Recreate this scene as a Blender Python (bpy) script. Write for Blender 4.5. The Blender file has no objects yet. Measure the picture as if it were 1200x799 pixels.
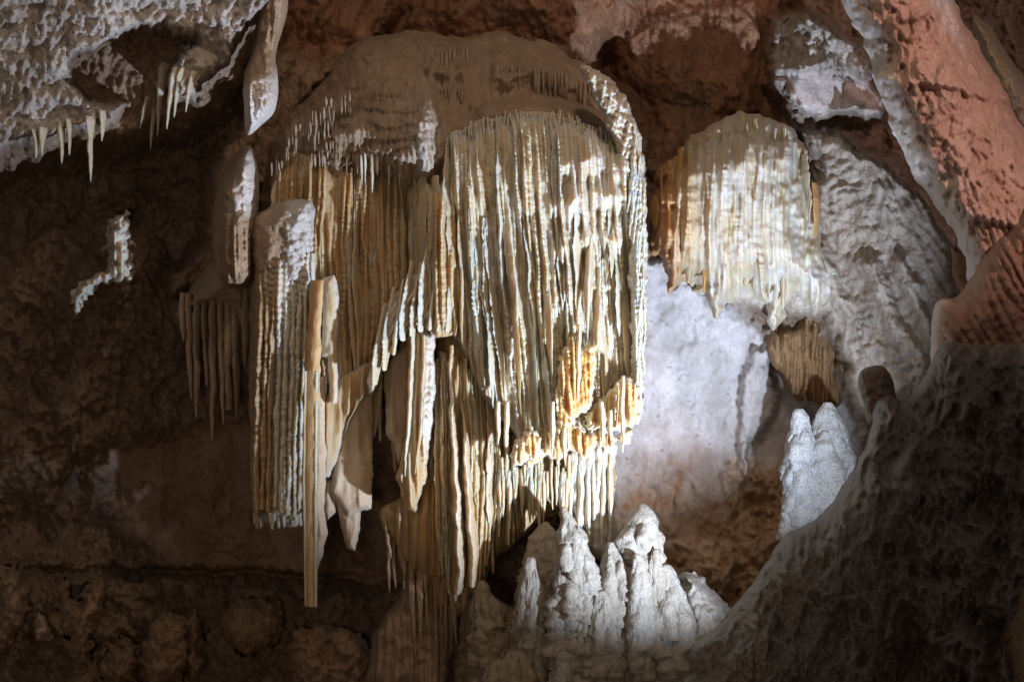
import bpy, math, random
import numpy as np
rad = math.radians

# ------------------------------------------------------------------ camera, air, lamps, exposure
S = bpy.context.scene
CAMZ = 5.5
FPX = 1200 * 50 / 36.0                      # focal length in photograph pixels
cam_d = bpy.data.cameras.new('camera')
cam_d.lens = 50; cam_d.sensor_width = 36; cam_d.clip_end = 300
cam = bpy.data.objects.new('camera', cam_d)
S.collection.objects.link(cam)
cam.location = (0, 0, CAMZ); cam.rotation_euler = (rad(90), 0, 0)
S.camera = cam

W = bpy.data.worlds.new('World'); S.world = W; W.use_nodes = True
bg = W.node_tree.nodes['Background']
bg.inputs[0].default_value = (1.0, 0.83, 0.70, 1); bg.inputs[1].default_value = 0.12

def lamp(name, loc, target, power, col, size=60, blend=0.5, radius=0.05):
    d = bpy.data.lights.new(name, 'SPOT'); d.energy = power; d.color = col
    d.spot_size = rad(size); d.spot_blend = blend; d.shadow_soft_size = radius
    o = bpy.data.objects.new(name, d); S.collection.objects.link(o); o.location = loc
    v = [target[i] - loc[i] for i in range(3)]
    from mathutils import Vector
    o.rotation_euler = Vector(v).to_track_quat('-Z', 'Y').to_euler()
    return o
lamp('white_cave_lamp', (3.25, 10.0, 2.8), (0.55, 14.5, 6.6), 3200, (0.69, 0.80, 1.0), 78, 0.65, 0.06)
lamp('low_cave_lamp', (3.5, 11.2, 3.1), (3.05, 15.4, 4.6), 330, (0.74, 0.84, 1.0), 34, 0.6, 0.05)
lamp('rose_cave_lamp', (5.6, 5.5, 8.6), (4.3, 12.0, 7.8), 1000, (1.0, 0.66, 0.60), 44, 0.7, 0.15)
lamp('added_top_fill', (1.2, 8.0, 12.0), (-0.6, 14.5, 6.6), 500, (1.0, 0.74, 0.54), 95, 0.9, 0.4)  # added soft fill from above to shape the canopy
lamp('added_front_fill', (-0.8, 1.0, 5.0), (-2.6, 14.0, 4.8), 450, (1.0, 0.74, 0.54), 72, 0.9, 0.3)  # added fill near the camera, brightening the left wall and hollows
S.view_settings.view_transform = 'Standard'; S.view_settings.look = 'None'
S.view_settings.exposure = 0.0; S.view_settings.gamma = 1.0

# ------------------------------------------------------------------ noise
def _perm(seed):
    r = np.random.RandomState(seed); p = r.permutation(256); return np.concatenate([p, p, p])
_PC = {}
def perlin(x, y, seed=0):
    if seed not in _PC: _PC[seed] = _perm(seed)
    p = _PC[seed]
    x = np.asarray(x, float); y = np.asarray(y, float)
    x, y = np.broadcast_arrays(x, y)
    xi = np.floor(x).astype(int); yi = np.floor(y).astype(int)
    xf = x - xi; yf = y - yi
    u = xf**3 * (xf * (xf * 6 - 15) + 10); v = yf**3 * (yf * (yf * 6 - 15) + 10)
    def g(ix, iy, dx, dy):
        h = p[p[ix & 255] + (iy & 255)] * (2 * math.pi / 256)
        return np.cos(h) * dx + np.sin(h) * dy
    a = g(xi, yi, xf, yf); b = g(xi + 1, yi, xf - 1, yf)
    c = g(xi, yi + 1, xf, yf - 1); d = g(xi + 1, yi + 1, xf - 1, yf - 1)
    return 1.4 * ((a + u * (b - a)) + v * ((c + u * (d - c)) - (a + u * (b - a))))
def fbm(x, y, o=4, seed=0, gain=0.5):
    t = 0; a = 1; n = 0
    for i in range(o):
        t = t + a * perlin(x * 2**i + 13.7 * i, y * 2**i - 7.1 * i, seed + i); n += a; a *= gain
    return t / n * 1.3
def ridged(x, y, o=4, seed=0):
    t = 0; a = 1; n = 0
    for i in range(o):
        t = t + a * (1 - np.abs(perlin(x * 2**i + 5.3 * i, y * 2**i, seed + i)) * 1.6); n += a; a *= 0.5
    return t / n
def worley(x, y, seed=0):
    r = np.random.RandomState(seed); jx = r.rand(64, 64); jy = r.rand(64, 64)
    x, y = np.broadcast_arrays(np.asarray(x, float), np.asarray(y, float))
    xi = np.floor(x).astype(int); yi = np.floor(y).astype(int)
    f1 = np.full(x.shape, 9.0); f2 = f1.copy()
    for dx in (-1, 0, 1):
        for dy in (-1, 0, 1):
            a = xi + dx; b = yi + dy
            d = np.hypot(a + jx[a & 63, b & 63] - x, b + jy[a & 63, b & 63] - y)
            f2 = np.where(d < f1, f1, np.minimum(f2, d)); f1 = np.minimum(f1, d)
    return f1, f2
def sst(a, b, x):
    t = np.clip((x - a) / (b - a), 0, 1); return t * t * (3 - 2 * t)
def gauss(px, py, cx, cy, sx, sy): return np.exp(-((px - cx) / sx)**2 - ((py - cy) / sy)**2)
def lerp(a, b, t): return a + (b - a) * t
def poly_sdf(px, py, P):
    P = np.asarray(P, float); d = np.full(px.shape, 1e9); ins = np.zeros(px.shape, bool)
    for i in range(len(P)):
        ax, ay = P[i]; bx, by = P[(i + 1) % len(P)]
        ex, ey = bx - ax, by - ay; L = ex * ex + ey * ey + 1e-9
        t = np.clip(((px - ax) * ex + (py - ay) * ey) / L, 0, 1)
        d = np.minimum(d, np.hypot(px - ax - t * ex, py - ay - t * ey))
        if ay != by:
            c = ((ay > py) != (by > py)) & (px < ex * (py - ay) / (by - ay) + ax)
            ins ^= c
    return np.where(ins, d, -d)
def smooth_poly(P, n=5):
    P = np.asarray(P, float); N = len(P); out = []
    for i in range(N):
        p0, p1, p2, p3 = P[i - 1], P[i], P[(i + 1) % N], P[(i + 2) % N]
        for k in range(n):
            t = k / n
            out.append(0.5 * ((2 * p1) + (p2 - p0) * t + (2 * p0 - 5 * p1 + 4 * p2 - p3) * t * t + (3 * p1 - p0 - 3 * p2 + p3) * t**3))
    return np.array(out)
def lips(py, y0, rise, drop):
    """a drip ledge: swells slowly down to y0, then cuts back under"""
    d = py - y0
    return np.where(d < 0, np.clip(1 + d / rise, 0, 1)**1.6, np.clip(1 - d / drop, 0, 1))
def _h(k, q):
    v = np.sin(k * 127.1 + q * 311.7) * 43758.5453; return v - np.floor(v)
def blades(px, py, sp, seed, wl=120, wander=6, bead=.25):
    """thin sharp-crested drapery blades down a face: 0..1"""
    x = px + wander * perlin(px / 70, py / 110, seed) + 1.0 * perlin(px / 20, py / 25, seed + 5)
    u = x / sp; k0 = np.floor(u); r = np.zeros(u.shape)
    for o in (-1, 0, 1):
        k = k0 + o; c = k + .5 + .7 * (_h(k, seed) - .5); wd = .28 + .4 * _h(k, seed + 1)
        a = np.clip(.5 + 1.1 * perlin(k * 3.71 + .37, py / wl, seed + 2), .06, 1.15)
        r = np.maximum(r, a * (1 - np.clip(np.abs(u - c) / wd, 0, 1))**1.25 * (1 + bead * perlin(py / 3.1, k * 2.93 + .2, seed + 3)))
    return r
def flutes(px, py, sp, seed, wander=8, wl=90):
    """organ-pipe ribs down a face: 0..1"""
    x = px + wander * perlin(px / 60, py / wl, seed) + 0.4 * sp * perlin(px / (sp * 1.7), py / (wl * 2), seed + 1)
    k = perlin(np.floor(x / sp) * 7.31 + .37, py / (wl * 1.3), seed + 2) * 0.5 + 0.6
    f = np.abs(np.sin(np.pi * x / sp))
    return f**0.7 * np.clip(k, 0.1, 1.2)

# ------------------------------------------------------------------ pixels of the photograph -> points in the cave
def world(px, py, Y):
    return np.stack(np.broadcast_arrays((px - 600) / FPX * Y, Y, CAMZ - (py - 399.5) / FPX * Y), -1)

def new_mesh(name, V, F, fresh=None, tint=None, polish=None):
    F = np.asarray(F, np.int32)
    me = bpy.data.meshes.new(name)
    me.vertices.add(len(V)); me.vertices.foreach_set('co', np.asarray(V, np.float32).ravel())
    me.loops.add(F.size); me.loops.foreach_set('vertex_index', F.ravel())
    me.polygons.add(len(F)); me.polygons.foreach_set('loop_start', np.arange(0, F.size, F.shape[1], dtype=np.int32))
    me.polygons.foreach_set('use_smooth', np.ones(len(F), bool))
    me.update(calc_edges=True)
    a = me.attributes.new('fresh', 'FLOAT', 'POINT')
    a.data.foreach_set('value', np.asarray(np.zeros(len(V)) if fresh is None else fresh, np.float32))
    if polish is not None:
        a = me.attributes.new('polish', 'FLOAT', 'POINT'); a.data.foreach_set('value', np.asarray(polish, np.float32))
    t = np.ones((len(V), 4), np.float32)
    if tint is not None: t[:, :3] = tint
    a = me.attributes.new('tint', 'FLOAT_COLOR', 'POINT'); a.data.foreach_set('color', t.ravel())
    return me
def link(name, V, F, mat, parent=None, fresh=None, tint=None, origin=None, polish=None):
    V = np.asarray(V, float)
    if parent is not None: org = np.array(parent['_org'])
    elif origin is not None: org = np.array(origin, float)
    else: org = np.array([V[:, 0].mean(), V[:, 1].mean(), V[:, 2].min()])
    me = new_mesh(name, V - org, F, fresh, tint, polish)
    me.materials.append(mat)
    o = bpy.data.objects.new(name, me); S.collection.objects.link(o)
    if parent is not None: o.parent = parent
    else: o.location = org
    return o
def tag(o, label, cat, group=None):
    o['label'] = label; o['category'] = cat
    if group: o['group'] = group
    return o
THINGS = []
def thing(name, label, cat, px, py, Y, group=None):
    o = bpy.data.objects.new(name, None); S.collection.objects.link(o)
    p = world(px, py, Y); o.location = p; o['_org'] = [float(v) for v in p]
    o.empty_display_size = 0.1
    THINGS.append(o)
    return tag(o, label, cat, group)

# ------------------------------------------------------------------ materials
def rock(name, c1, c2, c3, zs=0.25, scale=6, stain=0.5, rough=0.6, sss=0.0, bump=0.5, bscale=60, fresh=(0.70, 0.70, 0.70), spec=0.28, pits=0.0):
    m = bpy.data.materials.new(name); m.use_nodes = True
    nt = m.node_tree; N = nt.nodes; L = nt.links; N.clear()
    out = N.new('ShaderNodeOutputMaterial'); pr = N.new('ShaderNodeBsdfPrincipled'); L.new(pr.outputs[0], out.inputs[0])
    tc = N.new('ShaderNodeTexCoord'); mp = N.new('ShaderNodeMapping'); mp.inputs['Scale'].default_value = (1, 1, zs)
    L.new(tc.outputs['Object'], mp.inputs[0])
    def noise(sc, det, vec, r=0.6, dist=0.0):
        n = N.new('ShaderNodeTexNoise'); n.inputs['Scale'].default_value = sc; n.inputs['Detail'].default_value = det
        n.inputs['Roughness'].default_value = r; n.inputs['Distortion'].default_value = dist; L.new(vec, n.inputs['Vector']); return n.outputs[0]
    def ramp(v, a, b):
        n = N.new('ShaderNodeMapRange'); n.inputs[1].default_value = a; n.inputs[2].default_value = b; L.new(v, n.inputs[0]); return n.outputs[0]
    def mix(f, a, b, mode='MIX'):
        n = N.new('ShaderNodeMix'); n.data_type = 'RGBA'; n.blend_type = mode
        for s, v in ((n.inputs[0], f), (n.inputs[6], a), (n.inputs[7], b)):
            if isinstance(v, (int, float)): s.default_value = v
            elif isinstance(v, tuple): s.default_value = (*v, 1)
            else: L.new(v, s)
        return n.outputs[2]
    def mul(a, k):
        n = N.new('ShaderNodeMath'); n.operation = 'MULTIPLY'
        for s, v in ((n.inputs[0], a), (n.inputs[1], k)):
            if isinstance(v, (int, float)): s.default_value = v
            else: L.new(v, s)
        return n.outputs[0]
    streak = noise(scale, 6, mp.outputs[0]); big = noise(scale * 0.28, 4, tc.outputs['Object'], 0.6, 0.6)
    fine = noise(scale * 9, 5, tc.outputs['Object'], 0.65)
    col = mix(ramp(streak, 0.38, 0.62), c1, c2)
    col = mix(mul(ramp(big, 0.48, 0.72), stain), col, c3)
    col = mix(0.35, col, mix(ramp(fine, 0.3, 0.7), (0.55, 0.55, 0.55), (1.3, 1.3, 1.3)), 'MULTIPLY')
    if pits > 0:
        spot = noise(scale * 2.2, 3, tc.outputs['Object'], 0.75)
        col = mix(mul(ramp(spot, 0.60, 0.66), pits), col, (0.10, 0.07, 0.045))
    at = N.new('ShaderNodeAttribute'); at.attribute_name = 'fresh'
    fz = mul(at.outputs['Fac'], ramp(fine, 0.30, 0.55))
    col = mix(fz, col, fresh)
    at2 = N.new('ShaderNodeAttribute'); at2.attribute_name = 'tint'
    col = mix(1.0, col, at2.outputs['Color'], 'MULTIPLY')
    L.new(col, pr.inputs['Base Color'])
    L.new(ramp(fine, 0.1, 0.9), pr.inputs['Roughness'])
    rr = N.new('ShaderNodeMapRange'); rr.inputs[3].default_value = rough - 0.15; rr.inputs[4].default_value = rough + 0.2
    L.new(fine, rr.inputs[0]); L.new(rr.outputs[0], pr.inputs['Roughness'])
    pr.inputs['Specular IOR Level'].default_value = spec
    if sss:
        pr.inputs['Subsurface Weight'].default_value = sss
        pr.inputs['Subsurface Radius'].default_value = (0.15, 0.08, 0.03); pr.inputs['Subsurface Scale'].default_value = 0.8
    ap = N.new('ShaderNodeAttribute'); ap.attribute_name = 'polish'
    st = N.new('ShaderNodeMapRange'); st.inputs[3].default_value = bump; st.inputs[4].default_value = bump * 0.12; L.new(ap.outputs['Fac'], st.inputs[0])
    b1 = N.new('ShaderNodeBump'); b1.inputs['Strength'].default_value = bump; b1.inputs['Distance'].default_value = 0.02
    L.new(noise(bscale, 5, tc.outputs['Object'], 0.6), b1.inputs['Height'])
    b2 = N.new('ShaderNodeBump'); b2.inputs['Strength'].default_value = bump; b2.inputs['Distance'].default_value = 0.05
    L.new(noise(bscale * 0.3, 4, mp.outputs[0], 0.6), b2.inputs['Height']); L.new(b1.outputs[0], b2.inputs['Normal'])
    L.new(st.outputs[0], b1.inputs['Strength']); L.new(st.outputs[0], b2.inputs['Strength'])
    L.new(b2.outputs[0], pr.inputs['Normal'])
    return m
M_wall = rock('cave_rock', (0.34, 0.25, 0.18), (0.25, 0.175, 0.12), (0.17, 0.115, 0.08), 0.5, 4, 0.7, 0.75, 0, 0.9, 34)
M_calc = rock('cream_calcite', (0.58, 0.47, 0.32), (0.50, 0.34, 0.16), (0.46, 0.28, 0.10), 0.10, 9, 0.45, 0.5, 0.8, 0.55, 70)
M_pale = rock('pale_calcite', (0.62, 0.56, 0.45), (0.56, 0.45, 0.27), (0.50, 0.36, 0.16), 0.10, 8, 0.4, 0.5, 0.8, 0.55, 70)
M_slab = rock('smooth_drapery_calcite', (0.62, 0.50, 0.36), (0.58, 0.45, 0.31), (0.52, 0.38, 0.22), 0.06, 6, 0.4, 0.6, 0.2, 0.15, 60)
M_brown = rock('brown_flowstone', (0.40, 0.30, 0.21), (0.33, 0.235, 0.155), (0.26, 0.18, 0.115), 0.2, 6, 0.6, 0.65, 0.0, 0.6, 60)
M_red = rock('iron_stained_flowstone', (0.62, 0.43, 0.35), (0.56, 0.36, 0.28), (0.52, 0.31, 0.19), 0.3, 5, 0.5, 0.6, 0.0, 0.8, 45)
M_fore = rock('dark_wet_rock', (0.20, 0.165, 0.135), (0.155, 0.13, 0.108), (0.22, 0.175, 0.125), 0.35, 7, 0.5, 0.45, 0, 0.55, 40, spec=0.6)
M_mite = rock('white_stalagmite_calcite', (0.28, 0.24, 0.18), (0.245, 0.20, 0.14), (0.21, 0.15, 0.09), 0.35, 7, 0.4, 0.45, 0.15, 0.6, 60)

# ------------------------------------------------------------------ the two builders
def grid_faces(mask):
    ny, nx = mask.shape
    c = mask[:-1, :-1] & mask[1:, :-1] & mask[:-1, 1:] & mask[1:, 1:]
    j, i = np.nonzero(c); a = j * nx + i
    return np.stack([a, a + 1, a + nx + 1, a + nx], 1)          # seen from the camera (winding faces it after flip below)
def body(name, poly, Y, T, R, mat, relief=None, step=2.0, warp=3, wl=40, smooth=True, back=0.25, parent=None, seed=1, fresh=None, tint=None, prof=0.5):
    """a lump of rock of real thickness: outline in the photo, a rounded front of depth T, a back face"""
    P = smooth_poly(poly) if smooth else np.asarray(poly, float)
    x0, y0 = P.min(0) - warp - 2 * step; x1, y1 = P.max(0) + warp + 2 * step
    gx, gy = np.meshgrid(np.arange(x0, x1 + step, step), np.arange(y0, y1 + step, step))
    def sd(x, y):
        return poly_sdf(x + warp * fbm(x / wl, y / wl, 3, seed), y + warp * fbm(x / wl, y / wl, 3, seed + 9), P)
    s = sd(gx, gy)
    dy, dx = np.gradient(s, step); n = np.hypot(dx, dy) + 1e-6
    near = (s < 0) & (s > -1.6 * step)
    gx2 = np.where(near, gx - s * dx / n, gx); gy2 = np.where(near, gy - s * dy / n, gy)
    mask = s > -1.6 * step; s = np.clip(s, 0, None)
    Yb = Y(gx2, gy2) if callable(Y) else np.full(gx.shape, float(Y))
    t = np.clip(s / R, 0, 1)
    pr = (1 - (1 - t)**2)**prof
    Yf = Yb - T * pr
    if relief is not None: Yf = Yf - relief(gx2, gy2, s) * np.clip(s / 6, 0, 1)
    F = grid_faces(mask)
    used = np.unique(F); mp = np.full(mask.size, -1, np.int64); mp[used] = np.arange(len(used))
    F = mp[F]
    Vf = world(gx2, gy2, Yf).reshape(-1, 3)[used]
    Vb = world(gx2, gy2, Yb + back * np.clip(s / 8, 0, 1)**0.5).reshape(-1, 3)[used]
    nv = len(used)
    E = np.concatenate([F[:, [0, 1]], F[:, [1, 2]], F[:, [2, 3]], F[:, [3, 0]]])
    key = set(map(tuple, E)); be = np.array([e for e in key if (e[1], e[0]) not in key], np.int64)
    side = np.stack([be[:, 1], be[:, 0], be[:, 0] + nv, be[:, 1] + nv], 1)
    Fa = np.concatenate([F[:, ::-1] * 1, F + nv, side[:, ::-1]])
    Fa = Fa[:, ::-1]
    def at(f, k):
        if f is None: return None
        v = f(gx2, gy2, s) if callable(f) else f
        if k == 1:
            v = np.broadcast_to(v, gx.shape).reshape(-1)[used]; return np.concatenate([v, v])
        v = np.broadcast_to(np.asarray(v, float), gx.shape + (3,)).reshape(-1, 3)[used]; return np.concatenate([v, v])
    return link(name, np.concatenate([Vf, Vb]), Fa, mat, parent, at(fresh, 1), at(tint, 3))

def strand_data(path, w, d, seed=0, K=12, yaw=0.0, bead=0.12, bl=7.0, wob=1.5, sharp=0.7, lump=0.1, step=2.4, fresh=0.8, flat_end=False, wedge=0.0):
    """a rib, drape or stalactite: path of (px, py, Y) from top to bottom, half width in px, half depth in metres"""
    path = np.asarray(path, float); seg = np.r_[0, np.cumsum(np.hypot(np.diff(path[:, 0]), np.diff(path[:, 1])))]
    Ln = seg[-1]; n = max(6, int(Ln / step)); q = np.linspace(0, Ln, n); t = q / Ln
    # smooth interpolation
    def itp(col):
        v = np.interp(q, seg, col)
        if len(path) > 2:
            k = max(3, n // 8) | 1; kk = np.ones(k) / k
            v = np.convolve(np.pad(v, k // 2, mode='edge'), kk, 'valid')
        return v
    cx, cy, cY = itp(path[:, 0]), itp(path[:, 1]), itp(path[:, 2])
    cx = cx + wob * perlin(cy / 38.0, seed * 1.7 + .3, 3) + 0.35 * wob * perlin(cy / 9.0, seed * 2.1 + .3, 4)
    def prof(w):
        w = np.atleast_1d(np.asarray(w, float)); return np.interp(t, np.linspace(0, 1, len(w)), w)
    wp, dp = prof(w), prof(d)
    bm = np.clip(0.35 + 1.1 * perlin(cy / 26., seed * 1.9 + .7, 11), 0, 1)
    bd = 1 + bead * bm * (np.abs(np.sin(np.pi * (cy / bl + 1.6 * perlin(cy / 15., seed + .5, 5)))) - 0.5) * 1.4 + 0.5 * bead * perlin(cy / (bl * .7), seed * 5.1, 12) + lump * perlin(cy / 19., seed * 3.3 + .1, 6) * 1.8
    a = np.linspace(0, 2 * math.pi, K, endpoint=False)
    ca, sa = np.cos(a), np.sin(a)                               # sa = -1 is the front edge
    front = np.clip(-sa, 0, 1)
    xs = np.sign(ca) * np.abs(ca)**(1 / max(sharp, .2) if sharp < 1 else 1.0)
    bdF = 1 + (bd[:, None] - 1) * (0.35 + 0.9 * front[None, :])
    nz = 1 + lump * 0.8 * perlin(cy[:, None] / 11. + seed * 7.7, a[None, :] * 1.3 + seed, 8)
    lx = wp[:, None] * xs[None, :] * (1 + (bd[:, None] - 1) * 0.9) * nz * (np.median(cY) / FPX)
    lx = lx * (1 + wedge * sa[None, :])
    ly = dp[:, None] * sa[None, :] * bdF * nz
    yw = yaw + 0.15 * perlin(cy / 60., seed + 2.2, 9)[:, None]
    C, Sn = np.cos(yw), np.sin(yw)
    X = lx * C - ly * Sn; Yo = lx * Sn + ly * C
    base = world(cx, cy, cY)
    V = base[:, None, :] + np.stack([X, Yo, np.zeros_like(X)], -1)
    V = np.concatenate([V.reshape(-1, 3), V[:1].mean(1), V[-1:].mean(1) - ([[0, 0, 0.0]] if flat_end else [[0, 0, 0.012]])])
    i = np.arange(n - 1)[:, None] * K; k = np.arange(K)[None, :]; k2 = (k + 1) % K
    F = np.stack([i + k, i + k2, i + K + k2, i + K + k], -1).reshape(-1, 4)
    ct, cb = n * K, n * K + 1; kk = np.arange(0, K, 2)
    F = np.concatenate([F, np.stack([np.full(len(kk), ct), (kk + 2) % K, kk + 1, kk], 1),
                        np.stack([np.full(len(kk), cb), (n - 1) * K + kk, (n - 1) * K + kk + 1, (n - 1) * K + (kk + 2) % K], 1)])
    F = F[:, ::-1]
    fr = fresh * (front[None, :]**1.5) * np.clip(0.75 + 0.5 * perlin(cy / 31., seed + 4.4, 10), 0, 1)[:, None]
    fr = np.r_[fr.ravel(), 0, 0]
    return V, F, fr
def strand(name, path, w, d, mat, parent=None, tint=None, **kw):
    V, F, fr = strand_data(path, w, d, **kw)
    return link(name, V, F, mat, parent, fr, tint, origin=None if parent is not None else V[0])

# ================================================================== THE CAVE WALL (setting)
def axis(lo, hi, a, b, fine, coarse):
    return np.concatenate([np.arange(lo, a, coarse), np.arange(a, b, fine), np.arange(b, hi + coarse, coarse)])
gx, gy = np.meshgrid(axis(-900, 2100, -20, 1220, 2.0, 14), axis(-700, 1300, -20, 820, 2.0, 14))
wx = gx + 14 * fbm(gx / 55, gy / 55, 5, 21, .6) + 3 * fbm(gx / 9, gy / 12, 3, 23); wy = gy + 14 * fbm(gx / 55, gy / 55, 5, 31, .6) + 4 * fbm(gx / 8, gy / 12, 3, 33)
def reg(P, soft):
    return sst(-soft, soft, poly_sdf(wx, wy, P))
# general depth
Y = np.full(gx.shape, 16.9)
Y -= 0.25 * sst(330, -60, gx)                                   # the left side comes nearer
Y -= 3.2 * sst(80, -600, gy)                                   # and the roof leans over
Y -= 2.2 * sst(0, -900, gx) + 3.0 * sst(1200, 2100, gx)
roughm = np.ones(gx.shape)                                     # how broken the surface is
# upper left crusted bulge that overhangs; crust outlines its lamplit part
crust = reg([(-300, -300), (330, -300), (318, 0), (288, 40), (262, 72), (240, 96), (228, 118), (205, 120), (196, 95), (212, 62), (235, 45), (170, 38), (118, 48), (88, 78), (78, 100), (100, 122), (150, 120), (140, 138), (96, 152), (60, 162), (20, 170), (0, 186), (-300, 260)], 7)
over = reg([(-300, -300), (360, -300), (330, 0), (280, 100), (230, 150), (170, 165), (60, 190), (-300, 280)], 26)
Y -= 2.0 * over + 1.1 * crust
# red brown lobes above the canopy
topm = reg([(330, -300), (940, -300), (930, 60), (905, 150), (830, 160), (770, 190), (740, 130), (660, 70), (560, 60), (430, 80), (330, 60)], 20)
Y += 0.9 * topm
for (cx, cy, sx, sy, h) in [(795, 75, 55, 75, .9), (880, 60, 36, 90, .6), (640, 10, 55, 45, .8), (520, 10, 60, 50, .6), (860, 120, 34, 40, .5), (800, 160, 35, 26, .5), (400, 20, 50, 60, .6), (705, 15, 30, 60, .3)]:
    Y -= h * gauss(wx, wy, cx, cy, sx, sy)
Y += 0.9 * gauss(wx, wy, 715, 75, 16, 38)                      # the dark crack
# grey-white ledge upper right
ledge = reg([(905, 20), (950, 15), (1010, 55), (1040, 120), (1030, 140), (930, 130), (905, 95)], 10)
Y -= 1.3 * ledge
plate = reg([(912, 84), (1026, 90), (1032, 128), (975, 126), (950, 136), (930, 118)], 5)
roughm *= 1 - .85 * plate
Y += 0.12 * plate
# sloping crust on the right
slope = reg([(950, 150), (1010, 170), (1060, 200), (1120, 280), (1140, 460), (1000, 480), (985, 420), (960, 370), (850, 360), (820, 330), (880, 300), (950, 260)], 14)
Y -= slope * (0.7 + 1.2 * sst(900, 1130, gx))
# pale smooth wall and the tan pitted rock below it
pale = reg([(745, 300), (800, 310), (850, 345), (900, 400), (960, 440), (1000, 480), (1010, 560), (960, 620), (930, 700), (790, 720), (700, 620), (720, 480)], 10)
roughm *= 1 - 0.88 * pale * (1 - .45 * sst(515, 620, gy))
Y += 0.15 * pale
pit = reg([(850, 560), (905, 540), (960, 600), (940, 650), (900, 690), (855, 720), (800, 690), (860, 640)], 12)
roughm += 0.5 * pit
Y -= 0.35 * reg([(760, 640), (850, 630), (870, 660), (850, 700), (760, 700)], 6)
Y -= 0.25 * reg([(876, 418), (902, 405), (910, 470), (890, 500), (872, 560), (868, 480)], 5)
# smooth slab lower left, with the ledge crack beneath
slab = reg([(120, 520), (210, 500), (300, 490), (450, 500), (480, 690), (380, 690), (200, 672), (150, 640), (125, 590)], 14)
roughm *= 1 - 0.62 * slab
Y += 0.3 * slab
low = reg([(-400, 668), (60, 655), (180, 676), (260, 690), (380, 700), (470, 690), (520, 760), (540, 1400), (-400, 1400)], 6)
Y -= low * (0.3 + 0.6 * sst(690, 900, gy))
Y += 0.5 * gauss(wx, wy - 0.04 * wx, 200, 664, 260, 6)
Y -= 0.4 * gauss(wx, wy, 60, 470, 45, 60) + 0.4 * gauss(wx, wy, 160, 400, 50, 45) + 0.4 * gauss(wx, wy, 25, 330, 40, 80)
Y -= 1.5 * gauss(wx, wy, 122, 318, 48, 50) * 1.0
shoulder = reg([(325, -80), (480, -80), (455, 40), (400, 75), (350, 140), (310, 230), (250, 330), (205, 350), (190, 320), (240, 280), (250, 180), (310, 120)], 12)
Y -= 1.5 * shoulder; roughm *= 1 - .6 * shoulder
Y -= shoulder * .16 * flutes(wx + .5 * wy, wy, 24, 35, 10, 140)
Y += 0.6 * gauss(wx, wy, 110, 580, 40, 30) + 0.5 * gauss(wx, wy, 40, 620, 60, 30)
Y += 0.6 * gauss(wx, wy, 415, 645, 30, 40)                     # the hollow behind the hanging slabs
Y += 1.5 * gauss(wx, wy, 600, 660, 60, 50)
roughm *= (1 - .5 * topm) * (1 - .82 * slope) * (1 - .7 * over)
# relief
f1, f2 = worley(wx / 9, wy / 11, 5)
g1, g2 = worley(wx / 48, wy / 62, 6)
rel = 0.42 * fbm(wx / 85, wy / 105, 5, 40, 0.55) + 0.32 * ridged(wx / 60, wy / 80, 5, 50) + 0.10 * (1 - g1) + 0.05 * (1 - f1)
rel = rel + 0.12 * np.abs(fbm(wx / 24, wy / 60, 4, 60))
c1, c2 = worley(wx / 30 + .3 * wy / 40, wy / 40, 7)
rel = rel + 0.10 * ridged(gx / 17 + wx / 90, gy / 24, 4, 64) + 0.06 * np.clip((c2 - c1) * 3, 0, 1) + .05 * fbm(gx / 7, gy / 8, 3, 66)
drip = flutes(wx, wy, 11, 70, 10, 120) * 0.10 * sst(-0.1, 0.4, fbm(gx / 90, gy / 90, 2, 77)) * (1 - slab)
popcorn = 0.06 * (1 - np.clip(f1 * 1.25, 0, 1))**0.7 + 0.07 * np.abs(fbm(wx / 9, wy / 16, 3, 80))
Y -= roughm * (rel - 0.25) + drip * (1 - pale)
Y -= (np.clip(.32 * crust + slope * 0.12 + ledge * (1 - plate), 0, 1)) * popcorn
Y -= over * (.11 * ridged((gx * .84 + gy * .54) / 13, (gy * .84 - gx * .54) / 60, 5, 83) + .05 * fbm(gx / 6, gy / 9, 3, 84) + .12 * fbm(gx / 40, gy / 26, 3, 82))
rip = 1 - np.abs(np.sin(wy / 4.6 + .25 * wx / 9 + 2.6 * fbm(gx / 34, gy / 22, 3, 86)))
diag = sst(1020, 1075, wx - .35 * (wy - 300))
Y -= slope * (0.11 * rip * (1 - diag) * (.4 + .8 * fbm(gx / 40, gy / 40, 2, 87)) + .16 * diag * ridged((gx * .86 - gy * .5) / 15, (gx * .5 + gy * .86) / 80, 4, 85) + .08 * fbm(gx / 20, gy / 20, 4, 89))
for (fx0, fy0, fx1, fy1, fw, fh) in ((1018, 315, 1080, 440, 13, .35), (1056, 305, 1098, 410, 8, .25), (960, 300, 990, 360, 9, .2)):
    tt = np.clip(((wx - fx0) * (fx1 - fx0) + (wy - fy0) * (fy1 - fy0)) / ((fx1 - fx0)**2 + (fy1 - fy0)**2), 0, 1)
    Y -= fh * np.exp(-(np.hypot(wx - fx0 - tt * (fx1 - fx0), wy - fy0 - tt * (fy1 - fy0)) / fw)**2)
Y -= (0.10 * fbm(wx / 60, wy / 70, 5, 90) + .03 * fbm(gx / 14, gy / 20, 3, 91) - .10 * sst(.93, 1.0, ridged(wx / 90, wy / 110, 2, 93))) * pale + 0.03 * fbm(wx / 30, wy / 70, 4, 92) * slab
Y += pit * 0.10 * np.clip(worley(wx / 14, wy / 10, 8)[0] - 0.45, 0, 1) * 0 - pit * 0.10 * ridged(wx / 22, wy / 18, 4, 95)
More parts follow.
